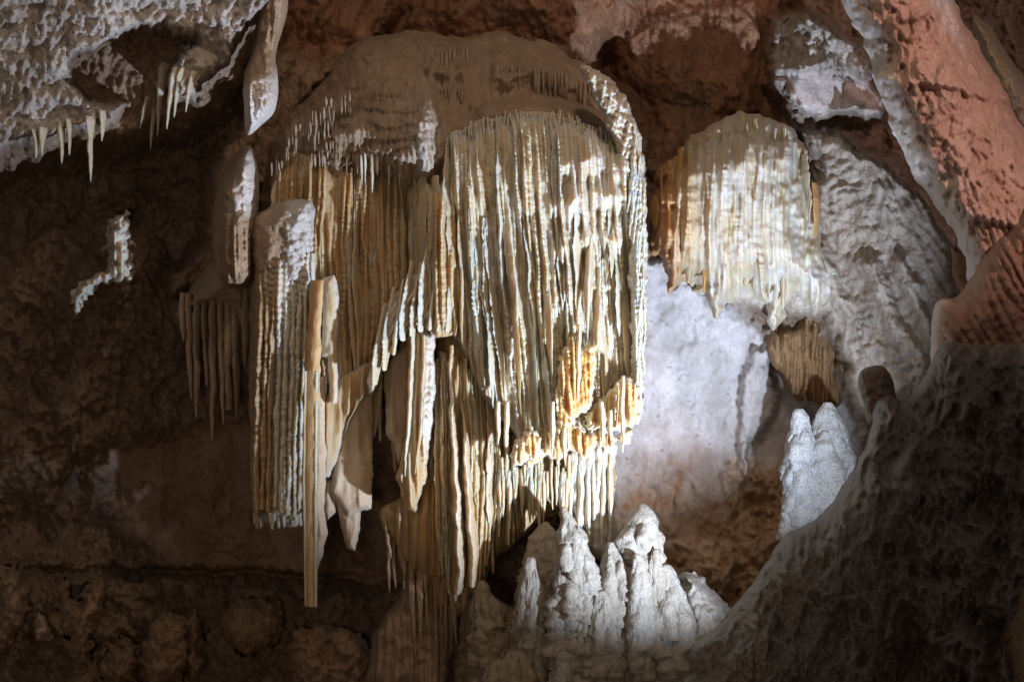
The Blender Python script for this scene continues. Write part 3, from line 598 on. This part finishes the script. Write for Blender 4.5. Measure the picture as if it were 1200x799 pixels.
# ================================================================== DIM STALACTITES AND NODULES AT THE LEFT
Gd = 'dim stalactites left of the fluted pillar'
dim = [(222, 352, 470, 3.5, 'thin'), (231, 350, 492, 4, 'bent'), (240, 345, 455, 3, ''), (250, 335, 520, 4, ''), (259, 340, 500, 4, ''), (268, 345, 482, 5, ''), (276, 350, 492, 4.5, ''), (297, 330, 600, 6, ''), (288, 330, 430, 5, ''), (214, 352, 400, 3, '')]
dl_lab = ['thin dim brown stalactite second from the left end of the dark row', 'dim bent brown stalactite reaching lowest among the left end of the dark row', 'short dim stalactite just right of the bent one in the dark row',
          'slender dim stalactite with the lowest tip of the dark row', 'dim stalactite between the slender lowest one and the blunt one', 'blunt dim stalactite with a cut-off foot at the middle of the dark row',
          'dim stalactite right of the blunt one before the black gap', 'tall dim brown shaft pressed against the shaded side of the fluted pillar', 'stubby dim stalactite above the black gap beside the tall shaft', 'shortest dim stalactite at the far left end of the dark row']
for i, (x, a, b, w, _) in enumerate(dim):
    o = strand('stalactite', [(x, a - 10, 14.75), (x + U(-1, 1), (a + b) / 2, 14.6), (x + U(-2, 3), b, 14.55)], [w, w * 1.2, w, w * .8, w * (.8 if i in (5, 7) else .25)], [.08, .11, .1, .08, .03], M_brown, seed=820 + i, bead=.06, lump=.15, fresh=.1)
    tag(o, dl_lab[i], 'stalactite', Gd)
o = body('flowstone_fold', [(206, 372), (230, 326), (262, 292), (290, 262), (302, 300), (300, 420), (290, 440), (276, 400), (262, 372), (240, 366), (222, 372)], 15.1, .6, 30, M_brown, lambda x, y, s: .07 * blades(x, y, 8, 831, 4, 100) * sst(310, 350, y) + .03 * fbm(x / 15, y / 15, 3, 832), 1.8, 3, seed=830, prof=.8)
tag(o, 'brown sloping flowstone fold carrying the dark row of stalactites', 'flowstone')
o = body('flowstone_nodule', [(250, 256), (254, 222), (268, 192), (286, 172), (298, 178), (304, 204), (303, 240), (300, 280), (298, 330), (270, 340), (252, 320)], 14.9, 1.1, 24, M_brown, lambda x, y, s: (.12 * blades(x, y, 8, 843, 60, 4) * sst(240, 275, y)) + .10 * fbm(x / 16, y / 20, 4, 841) + .08 * (1 - worley(x / 6, y / 7, 842)[0]) * sst(270, 288, x), 1.4, 2, seed=840, fresh=lambda x, y, s: .9 * sst(268, 286, x + .3 * (y - 220)) * sst(262, 240, y), tint=np.array((1.15, 1.1, 1.05)))  # whitening paints the lamplight on the upper right side
tag(o, 'teardrop flowstone nodule with a crystal crust on its right side, painted white where lit', 'flowstone')
o = body('flowstone_pendant', [(302, 0), (334, -20), (336, 20), (324, 60), (326, 96), (322, 130), (308, 146), (290, 158), (286, 130), (286, 90), (294, 64), (300, 30)], lambda x, y: 14.2 - .5 * sst(40, 120, y), .6, 17, M_brown, lambda x, y, s: .10 * blades(x, y, 9, 851, 70, 3) + .10 * fbm(x / 14, y / 22, 4, 852) + .05 * (1 - worley(x / 7, y / 9, 853)[0]), 1.4, 2, seed=850, fresh=lambda x, y, s: .9 * sst(84, 110, y + .5 * (x - 300)), tint=np.array((1.15, 1.1, 1.05)))  # whitening paints the lamplight on the lower right tip
tag(o, 'hanging flowstone pendant with its lit tip painted white above the teardrop nodule', 'flowstone')
o = body('calcite_drip', [(128, 262), (140, 250), (152, 254), (154, 300), (156, 330), (132, 330), (112, 340), (98, 352), (90, 372), (84, 350), (96, 330), (116, 318), (128, 310), (124, 285)], ywall(126, 322) + .1, .55, 12, M_pale, lambda x, y, s: .10 * blades(x, y, 6, 861, 40, 3) + .07 * (1 - worley(x / 6, y / 8, 862)[0]), 1.3, 8, wl=11, seed=860, fresh=.7, prof=.9)
tag(o, 'white crystalline drip patch glowing alone on the dark left wall', 'flowstone')
Gs = 'small stalactites under the crusted overhang'
sl = [(42, 168, 186, 2.5), (50, 166, 184, 3), (72, 158, 192, 3.2), (82, 156, 182, 2.4), (106, 152, 214, 3.2), (120, 146, 166, 3), (188, 90, 160, 4), (180, 112, 176, 3), (200, 96, 152, 3.4), (208, 96, 138, 3), (222, 100, 132, 3), (168, 130, 152, 2.5)]
sl_lab = ['leftmost tiny stalactite under the crusted overhang', 'tiny stalactite right beside the leftmost one under the overhang', 'pale stalactite third from the left under the overhang', 'short thin stalactite between the third and the longest under the overhang',
          'longest lone stalactite in the left half of the crusted overhang', 'stubby tip right of the longest lone stalactite', 'thick cream stalactite starting the slanted cluster at the right of the overhang', 'cream stalactite reaching lowest in the slanted cluster',
          'middle cream stalactite of the slanted cluster', 'shorter cream stalactite right of the middle of the slanted cluster', 'rightmost short stalactite of the slanted cluster', 'tiny pale stalactite standing off to the left of the slanted cluster']
for i, (x, a, b, w) in enumerate(sl):
    lean = 0 if i < 6 else -7
    o = strand('stalactite', [(x - lean, a - 16, ywall(x - lean, a - 16) + .02), (x - lean * .3, a - 4, ywall(x - lean, a - 16) - .03), (x + lean * .6, b, ywall(x - lean, a - 16) - .06)], [w * 1.7, w * 1.1, w * .7, .5], [.1, .06, .04, .01], M_pale, seed=870 + i, bead=.1, lump=.2, fresh=.8)
    tag(o, sl_lab[i], 'stalactite', Gs)

# ================================================================== RIGHT DOME AND WHAT HANGS BY IT
rd = thing('drapery_curtain', 'pale rounded curtain at the right, capped by a dome and rusty along its left edge', 'drapery', 870, 150, 16.0)
rrim = ([764, 790, 820, 850, 885, 920, 948, 962], [200, 176, 156, 144, 136, 146, 180, 240])
body('cap', [(762, 300), (766, 230), (788, 180), (820, 154), (852, 140), (886, 134), (916, 144), (940, 170), (950, 220), (970, 290), (984, 340), (956, 372), (932, 348), (908, 384), (890, 348), (862, 350), (838, 374), (822, 345), (800, 330), (785, 340), (770, 300)],
     16.2, 1.0, 60, M_pale, lambda x, y, s: .16 * blades(x, y, 24, 907, 120, 9) + .13 * blades(x, y, 10, 901, 90, 8, .06) + .06 * blades(x, y, 5, 902, 50, 5, .06) + .10 * np.clip(fbm(x / 16, y / 30, 4, 903), 0, 1) + .08 * fbm(x / 30, y / 50, 4, 904), 1.6, 9, wl=28, parent=rd, seed=900, prof=.85,
     tint=lambda x, y, s: lerp(np.array([.95, .62, .38]), np.array([1.0, .99, .96]), sst(775, 815, x + 12 * perlin(x / 9, y / 40, 905))[..., None]), fresh=lambda x, y, s: .85 * sst(800, 850, x) * np.clip(.55 + fbm(x / 12, y / 50, 3, 906), 0, 1))
for i in range(34):
    x = 768 + 190 * ((i * .618) % 1); yr = np.interp(x, *rrim)
    y0 = yr + (U(0, 8) if i % 2 else U(10, 120)); y1 = np.interp(x, [765, 800, 830, 850, 890, 915, 930, 960], [300, 345, 365, 350, 340, 375, 330, 330]) + U(-50, 6)
    if y1 - y0 < 40: y0 = y1 - 40
    w = U(2.4, 5); d = U(.08, .16); Yc = 15.5 + .35 * ((x - 865) / 100)**2 + U(-.05, .05)
    rust = x < 805 or (i % 7 == 0)
    strand('drape', [(x, y0, Yc + .1), (x + U(-3, 3), lerp(y0, y1, .5), Yc), (x + U(-3, 3), y1, Yc)], [w * .6, w, w, w * .8, w * .3], [d * .5, d, d, d * .8, d * .2], M_pale, rd, wedge=.6, seed=910 + i, yaw=U(-.4, .4), bead=U(.05, .35), bl=U(5, 9), lump=.15, fresh=.15 if rust else .6, tint=(1.0, .66, .36) if rust else (1.0, .99, .96))
bd_ = thing('drapery_curtain', 'small dark brown pointed curtain above the two white stalagmites', 'drapery', 945, 370, 16.0)
body('back_sheet', [(896, 405), (908, 388), (926, 384), (938, 372), (952, 361), (966, 364), (980, 390), (986, 430), (986, 468), (970, 480), (950, 470), (934, 470), (915, 440)], ywall(940, 410) + .12, .35, 18, M_brown, lambda x, y, s: .20 * blades(x, y, 11, 951, 90, 5) + .08 * blades(x, y, 6, 952, 60, 4) + .06 * fbm(x / 12, y / 22, 3, 953), 1.5, 6, wl=18, parent=bd_, seed=950, tint=np.array((.85, .7, .5)))
for i in range(18):
    x = U(902, 984); y0 = np.interp(x, [900, 930, 955, 985], [385, 390, 368, 400]) + U(0, 15); y1 = np.interp(x, [900, 925, 945, 970, 985], [412, 450, 480, 486, 470]) + U(-40, 8); w = U(2, 5)
    strand('drape', [(x - 4, y0, ywall(940, 410) - .1), (x, y1, ywall(940, 410) - .25)], [w * .7, w, w * .8, .6], [.06, U(.08, .2), .09, .02], M_brown, bd_, seed=955 + i, bead=.1, lump=.15, fresh=.1, tint=(.9, .74, .52))
# ================================================================== PINK COLUMN
pc = thing('flowstone_column', 'massive leaning pink column filling the upper right corner', 'column', 1150, 450, 12.6)
def pc_rel(x, y, s):
    wx = x + 7 * fbm(x / 30, y / 30, 3, 981); wy = y + 7 * fbm(x / 30, y / 30, 3, 982)
    r = .10 * fbm(x / 60, y / 80, 4, 983) + .11 * ridged((wx * .95 - wy * .3) / 17, (wy + .3 * wx) / 26, 4, 984) * sst(300, 230, y) + .05 * ridged(wx / 10, wy / 24, 3, 985)
    r += .10 * (1 - worley(wx / 11, wy / 16, 986)[0]) * sst(1110, 1060, x - .3 * y) + .06 * flutes(x - .35 * y, y, 9, 987, 4, 80) * sst(190, 260, y)
    for y0 in (18, 95, 240):
        r += .12 * lips(wy, y0 + 6 * perlin(x / 10, y0, 988) + .25 * np.abs(x - 1090), 36, 7)
    return r
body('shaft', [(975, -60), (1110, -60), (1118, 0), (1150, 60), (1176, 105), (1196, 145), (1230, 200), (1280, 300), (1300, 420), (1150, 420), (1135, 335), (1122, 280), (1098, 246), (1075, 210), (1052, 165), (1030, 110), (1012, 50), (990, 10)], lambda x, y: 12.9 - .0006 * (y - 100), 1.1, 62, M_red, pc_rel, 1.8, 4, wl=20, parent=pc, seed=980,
     tint=lambda x, y, s: lerp(np.array([1., 1., 1.]), np.array([1.35, 1.9, 2.3]), (sst(34, 8, s + 14 * fbm(x / 16, y / 24, 3, 989)) * sst(1130, 1100, x - .12 * y) + .8 * gauss(x, y, 1110, 225, 26, 40) * np.clip(.5 + fbm(x / 12, y / 20, 3, 990), 0, 1)).clip(0, 1)[..., None]))  # white lamplight along the left edge painted into the tint
o = body('flowstone_column', [(1140, 20), (1160, 30), (1176, 60), (1200, 90), (1240, 150), (1260, 240), (1210, 230), (1190, 160), (1168, 110), (1150, 70)], 15.2, .7, 22, M_pale, lambda x, y, s: .10 * ridged(x / 12, y / 16, 4, 993) + .06 * (1 - worley(x / 9, y / 10, 994)[0]), 1.8, 4, seed=992, tint=np.array((.6, .6, .62)))
tag(o, 'grey knobbly column half hidden behind the pink one at the right edge', 'column')
o = body('flowstone_boulder', [(1092, 372), (1100, 352), (1124, 346), (1150, 300), (1180, 262), (1240, 210), (1330, 260), (1330, 480), (1150, 470), (1100, 460), (1090, 430)], 12.2, 1.0, 40, M_red, lambda x, y, s: .08 * flutes(x - .6 * y, y, 13, 997, 5, 70) + .10 * fbm(x / 30, y / 30, 4, 998) + .05 * (1 - worley(x / 9, y / 10, 999)[0]), 1.8, 3, seed=996, tint=lambda x, y, s: lerp(np.array([.72, .66, .62]), np.array([1.2, 1.6, 1.9]), (sst(12, 3, s) * sst(1120, 1100, x))[..., None]))  # left rim whitened by tint for the lamplight on it
tag(o, 'reddish brown rock shoulder between the pink column and the dark foreground rock', 'rock')

# ================================================================== STALAGMITES
Gm = 'stalagmites on the white mound'
o = body('flowstone_mound', [(530, 830), (534, 760), (540, 705), (560, 690), (600, 708), (616, 690), (634, 640), (664, 630), (700, 652), (740, 636), (778, 664), (800, 680), (846, 704), (850, 740), (836, 790), (840, 860), (540, 860)], 14.5, .85, 60, M_mite,
         lambda x, y, s: .13 * flutes(x, y, 17, 1001, 8, 120) + .09 * fbm(x / 22, y / 26, 4, 1002) + .10 * blades(x, y, 13, 1005, 60, 6) + .03 * (1 - worley(x / 10, y / 15, 1003)[0]) * sst(690, 740, x) + .03 * fbm(x / 8, y / 10, 3, 1004), 1.6, 4, wl=20, seed=1000,
         fresh=lambda x, y, s: .5 * sst(720, 790, x), tint=lambda x, y, s: lerp(np.array([.9, .83, .75]), np.array([1, 1, 1.]), sst(620, 760, x)[..., None]))
tag(o, 'white lumpy flowstone mound at the bottom middle carrying the stalagmites', 'flowstone')
def mite(label, prof, Yc, seed, group=Gm, mat=M_mite, lump=.10, fresh=.4, bead=.03, bl=18, depth=1.0, tintv=None, K=28, satellites=0):
    """prof: (px, py, half width) from the tip down; a lumpy tapering stalagmite"""
    prof = np.array(prof, float); y = prof[:, 1]; prof[0, 2] += 1.2; prof[1:4, 2] *= 1.25; prof[1:, 2] *= 1.08
    path = [(p[0], p[1], Yc) for p in prof]
    q = np.r_[0, np.cumsum(np.hypot(np.diff(prof[:, 0]), np.diff(prof[:, 1])))]; tt = np.linspace(0, 1, 30)
    w = np.interp(tt, q / q[-1], prof[:, 2]); d = w / FPX * Yc * depth
    rg = random.Random(seed)
    parts = [strand_data(path, w, d, seed=seed, K=K, bead=bead, bl=bl, lump=.08, wob=3, sharp=1, step=1.8, fresh=0)]
    H = y[-1] - y[0]
    for q_ in range(int(satellites or 5 + H / 11)):
        f = rg.uniform(.06, .75); yy = y[0] + f * H; wm = float(np.interp(yy, y, prof[:, 2])); xm = float(np.interp(yy, y, prof[:, 0]))
        a_ = rg.uniform(-2.6, -.5); ww = max(3.2, wm * rg.uniform(.28, .6)); ln = rg.uniform(22, 70)
        yb = min(yy + ln, y[-1]); wb = float(np.interp(yb, y, prof[:, 2])); xb = float(np.interp(yb, y, prof[:, 0]))
        kx = lambda r_: r_ * math.cos(a_); ky = lambda r_: r_ * math.sin(a_) / FPX * Yc
        pth = [(xm + kx(wm * .8), yy - ww, Yc + ky(wm * .8)), (xm + kx(wm * .85), yy, Yc + ky(wm * .85)), (xb + kx(wb * .8), yb, Yc + ky(wb * .8))]
        parts.append(strand_data(pth, [ww * .2, ww * .85, ww, ww * 1.2, ww * 1.2], [v_ / FPX * Yc for v_ in (ww * .2, ww * .85, ww, ww * 1.2, ww * 1.2)], seed=seed + q_ * 1.3, K=14, bead=.05, bl=12, lump=.12, wob=1.5, sharp=1, step=2, fresh=0))
    off = 0; Vs = []; Fs = []
    for (v_, f_, _) in parts: Vs.append(v_); Fs.append(f_ + off); off += len(v_)
    V = np.concatenate(Vs); F = np.concatenate(Fs)
    u = (V[:, 0] / V[:, 1] * FPX); v = (CAMZ - V[:, 2]) / V[:, 1] * FPX
    ax = np.interp(v, y - 399.5, (prof[:, 0] - 600)) / FPX * Yc
    r = np.stack([V[:, 0] - ax, V[:, 1] - Yc], 1); rl = np.linalg.norm(r, axis=1) + 1e-6
    ang = np.arctan2(r[:, 1], r[:, 0])
    nz = .035 * (ridged(ang * 2.3 + seed, v / 60 + .5 * perlin(ang * 2, v / 40, seed), 3, seed) - .5) + .07 * fbm(ang * 1.8 + .4 * perlin(v / 20, ang, seed), v / 20, 4, seed + 2) + .03 * fbm(ang * 5, v / 7, 3, seed + 3) + .03 * (1 - worley(ang * 3.2 + seed * .7, v / 10, seed + 4)[0])
    k = (nz * np.clip(rl / .3, 0, 1)**1.2)[:, None]
    V[:, :2] += r / rl[:, None] * k
    o = link('stalagmite', V, F, mat, None, np.full(len(V), fresh), None if tintv is None else np.array(tintv), origin=None)
    return tag(o, label, 'stalagmite', group)
mite('small tan stalagmite knob at the left end of the mound', [(564, 678, 2), (564, 686, 6), (566, 700, 9), (572, 718, 14), (574, 750, 20), (574, 800, 24)], 13.75, 1011, fresh=.1, tintv=(.95, .88, .78))
mite('broad tan stalagmite with a small pointed cap behind the tall slim one', [(641, 608, 1.5), (641, 616, 5), (640, 632, 13), (638, 660, 20), (636, 700, 25), (634, 760, 30), (634, 820, 34)], 13.70, 1012, fresh=.2, tintv=(.98, .92, .84))
mite('tall slim stalagmite with a bright thin tip in the middle of the mound', [(661, 590, 1.5), (662, 602, 4), (667, 616, 8), (670, 624, 13), (671, 645, 16), (672, 670, 22), (674, 720, 26), (674, 780, 28), (674, 830, 30)], 13.30, 1013, fresh=.2)
mite('narrow stalagmite leaning against the right flank of the tall slim one', [(679, 616, 2), (679, 630, 5), (682, 660, 11), (686, 700, 15), (686, 780, 18)], 13.25, 1014, fresh=.25)
mite('thin knobbed stalagmite between the tall slim one and the tall white one', [(714, 632, 2), (715, 640, 4), (718, 650, 8), (724, 672, 16), (726, 700, 20), (724, 750, 25), (724, 820, 28)], 13.40, 1015, fresh=.2)
mite('tall white stalagmite standing highest at the right of the mound', [(753, 586, 2.5), (754, 594, 6), (753, 606, 12), (752, 630, 18), (754, 660, 22), (756, 700, 26), (754, 760, 26), (754, 830, 30)], 13.60, 1016, fresh=.25)
mite('slender pale stalagmite in front of the tall white one', [(745, 646, 2), (746, 656, 5), (750, 680, 9), (750, 720, 13), (748, 800, 16)], 13.25, 1017, fresh=.25)
mite('knobbly white stalagmite at the right end of the mound', [(778, 658, 3), (780, 668, 7), (784, 690, 11), (788, 720, 17), (790, 770, 24), (792, 830, 30)], 13.40, 1018, fresh=.25)
mite('low rounded stalagmite in the front of the mound', [(704, 690, 3), (704, 702, 8), (704, 730, 13), (704, 800, 18)], 13.15, 1019, fresh=.2)
mite('stubby white stalagmite at the bottom edge of the picture', [(661, 776, 3), (661, 786, 7), (661, 830, 10)], 12.90, 1020, fresh=.3)
mite('grey rounded stalagmite at the bottom left of the mound', [(606, 762, 6), (606, 772, 12), (606, 800, 18), (606, 840, 24)], 13.20, 1021, fresh=.1, tintv=(.92, .86, .78))
mite('low humped stalagmite right of the grey rounded one', [(586, 772, 5), (584, 784, 12), (584, 840, 18)], 13.10, 1022, fresh=.1, tintv=(.92, .86, .78))
for k_, (x_, y_, w_, lab_) in enumerate([(693, 652, 8, 'short pale spire between the tall slim stalagmite and the thin knobbed one'), (738, 664, 7, 'slim spire at the left foot of the tall white stalagmite'), (768, 640, 7, 'slim spire pressed on the right side of the tall white stalagmite'), (800, 690, 9, 'lowest knobby spire at the right edge of the mound'), (622, 650, 9, 'slim tan spire on the left shoulder of the broad tan stalagmite')]):
    mite(lab_, [(x_, y_, 2), (x_, y_ + 8, w_ * .5), (x_ + 1, y_ + 26, w_ * .9), (x_ + 2, y_ + 60, w_ * 1.2), (x_ + 2, 820, w_ * 1.8)], 13.35, 1061 + k_, fresh=.15)
o = body('flowstone_bank', [(790, 690), (812, 668), (846, 700), (900, 760), (920, 860), (780, 860)], 13.9, .5, 40, M_mite, lambda x, y, s: .06 * (1 - worley(x / 8, y / 11, 1031)[0]) + .05 * fbm(x / 12, y / 14, 4, 1032), 1.6, 8, wl=20, seed=1030, fresh=.3, prof=.9)
tag(o, 'dazzling white flowstone bank running down behind the dark foreground rock', 'flowstone')
o = body('painted_glow_patch', [(714, 722), (722, 716), (730, 722), (729, 734), (720, 739), (714, 732)], 13.3, .16, 8, M_calc, lambda x, y, s: .02 * fbm(x / 5, y / 5, 3, 1035), 1.2, 2, wl=6, seed=1035, tint=np.array((1.5, .9, .3)))  # amber tint stands in for light glowing through the calcite
tag(o, 'small amber patch painted as a glow low on the white mound', 'calcite')
Gw = 'white stalagmite pair at the right'
mite('narrower left stalagmite of the bright white pair beside the foreground rock', [(937, 476, 3), (937, 486, 6), (938, 510, 11), (940, 550, 16), (938, 600, 18), (936, 660, 20)], 15.6, 1041, Gw, fresh=.9, tintv=(1.1, 1.15, 1.2))
mite('wider right stalagmite of the bright white pair beside the foreground rock', [(971, 468, 3), (971, 478, 6), (972, 500, 14), (974, 540, 23), (974, 600, 27), (972, 680, 30)], 15.7, 1042, Gw, fresh=.9, tintv=(1.1, 1.15, 1.2))

# ================================================================== FOREGROUND ROCKS
def fo_rel(x, y, s):
    st = .10 * ridged((x * .95 + y * .2) / 16 + .5 * fbm(x / 40, y / 60, 3, 1069), (y * .95 - x * .2) / 110, 4, 1072)
    wx = x + 12 * fbm(x / 40, y / 40, 4, 1061); wy = y + 12 * fbm(x / 40, y / 40, 4, 1062)
    return st + .14 * fbm(wx / 90, wy / 120, 4, 1063) + .26 * ridged((wx * .9 + wy * .35) / 46, (wy * .9 - wx * .35) / 95, 5, 1064) + .05 * ridged(wx / 14, wy / 22, 4, 1068) + .035 * (1 - worley(wx / 9, wy / 10, 1065)[0]) * sst(-.1, .25, fbm(x / 60, y / 90, 2, 1066)) + .03 * fbm(wx / 8, wy / 12, 3, 1067)
o = body('foreground_rock', [(800, 900), (806, 790), (812, 756), (850, 722), (890, 670), (918, 630), (962, 602), (986, 572), (1012, 528), (1022, 500), (1026, 470), (1044, 462), (1060, 470), (1084, 440), (1092, 425), (1108, 402), (1150, 404), (1200, 400), (1300, 380), (1420, 400), (1500, 900)], lambda x, y: 7.7 - .002 * (y - 400), 1.1, 110, M_fore, fo_rel, 2.0, 3, wl=24, seed=1060, back=.3, prof=.42)
tag(o, 'huge dark brown sloping rock in the lower right foreground', 'rock')
o = body('rounded_rock', [(1006, 452), (1008, 436), (1020, 429), (1036, 430), (1046, 444), (1050, 464), (1060, 480), (1050, 500), (1020, 500), (1012, 474)], 7.62, .28, 20, M_fore, lambda x, y, s: .07 * fbm(x / 14, y / 18, 4, 1071) + .05 * ridged(x / 9, y / 20, 3, 1073), 1.6, 1.5, seed=1070, tint=np.array((1.3, 1.1, 1.0)))
tag(o, 'small rounded brown knob on the shoulder of the dark foreground rock', 'rock')
o = body('foreground_boulder', [(1168, 900), (1166, 780), (1170, 745), (1186, 705), (1206, 676), (1300, 650), (1400, 900)], 5.9, .45, 40, M_fore, lambda x, y, s: .03 * fbm(x / 40, y / 40, 4, 1081), 2, 2, seed=1080, tint=np.array((1.6, 1.3, .9)))
tag(o, 'smooth ochre brown boulder cut off by the lower right corner', 'rock')

# ================================================================== RUBBLE ON THE LOWER LEFT LEDGE
Gr = 'rubble on the dark lower left ledge'
for i, (P, lab, tv) in enumerate([
    ([(62, 690), (78, 676), (84, 700), (96, 706), (98, 680), (120, 678), (124, 700), (114, 730), (108, 770), (100, 790), (84, 770), (70, 730)], 'forked pale brown rock standing on the dark ledge', (1.2, 1.15, 1.05)),
    ([(38, 726), (48, 716), (64, 738), (58, 752), (44, 750)], 'small white crystalline stone on the dark ledge', (2.2, 2.4, 2.7)),
    ([(-10, 664), (20, 662), (34, 690), (30, 730), (10, 760), (-10, 780)], 'speckled grey rock at the left edge of the dark ledge', (1.2, 1.2, 1.2)),
    ([(170, 735), (190, 716), (216, 722), (226, 760), (214, 800), (176, 810), (160, 780)], 'rough brown block in the middle of the dark ledge', (1.0, .95, .85)),
    ([(214, 724), (232, 716), (240, 740), (238, 790), (222, 810), (214, 770)], 'upright brown stone leaning on the rough block', (1.05, 1, .92)),
    ([(262, 712), (290, 698), (326, 704), (334, 730), (318, 762), (280, 770), (260, 744)], 'round pitted brown boulder under the long stalactite', (1.1, 1.05, .95)),
    ([(340, 742), (370, 728), (410, 736), (440, 760), (436, 820), (350, 820), (332, 780)], 'low wide brown boulder at the bottom left of the dripping flowstone', (1, .95, .88)),
    ([(120, 760), (140, 744), (160, 756), (166, 800), (130, 812), (116, 790)], 'dull low stone between the forked rock and the rough block', (.9, .85, .8))]):
    o = body('ledge_rock', P, 15.45 + .08 * (i % 3), .42, 26, M_wall, lambda x, y, s: .16 * ridged((x + .4 * y) / 20, y / 34, 5, 1101 + i) + .08 * fbm(x / 7, y / 12, 4, 1111 + i), 1.6, 9, wl=16, smooth=False, prof=.8, seed=1100 + i, tint=np.array(tv))
    tag(o, lab, 'rock', Gr)
for t in THINGS:
    if '_org' in t: del t['_org']
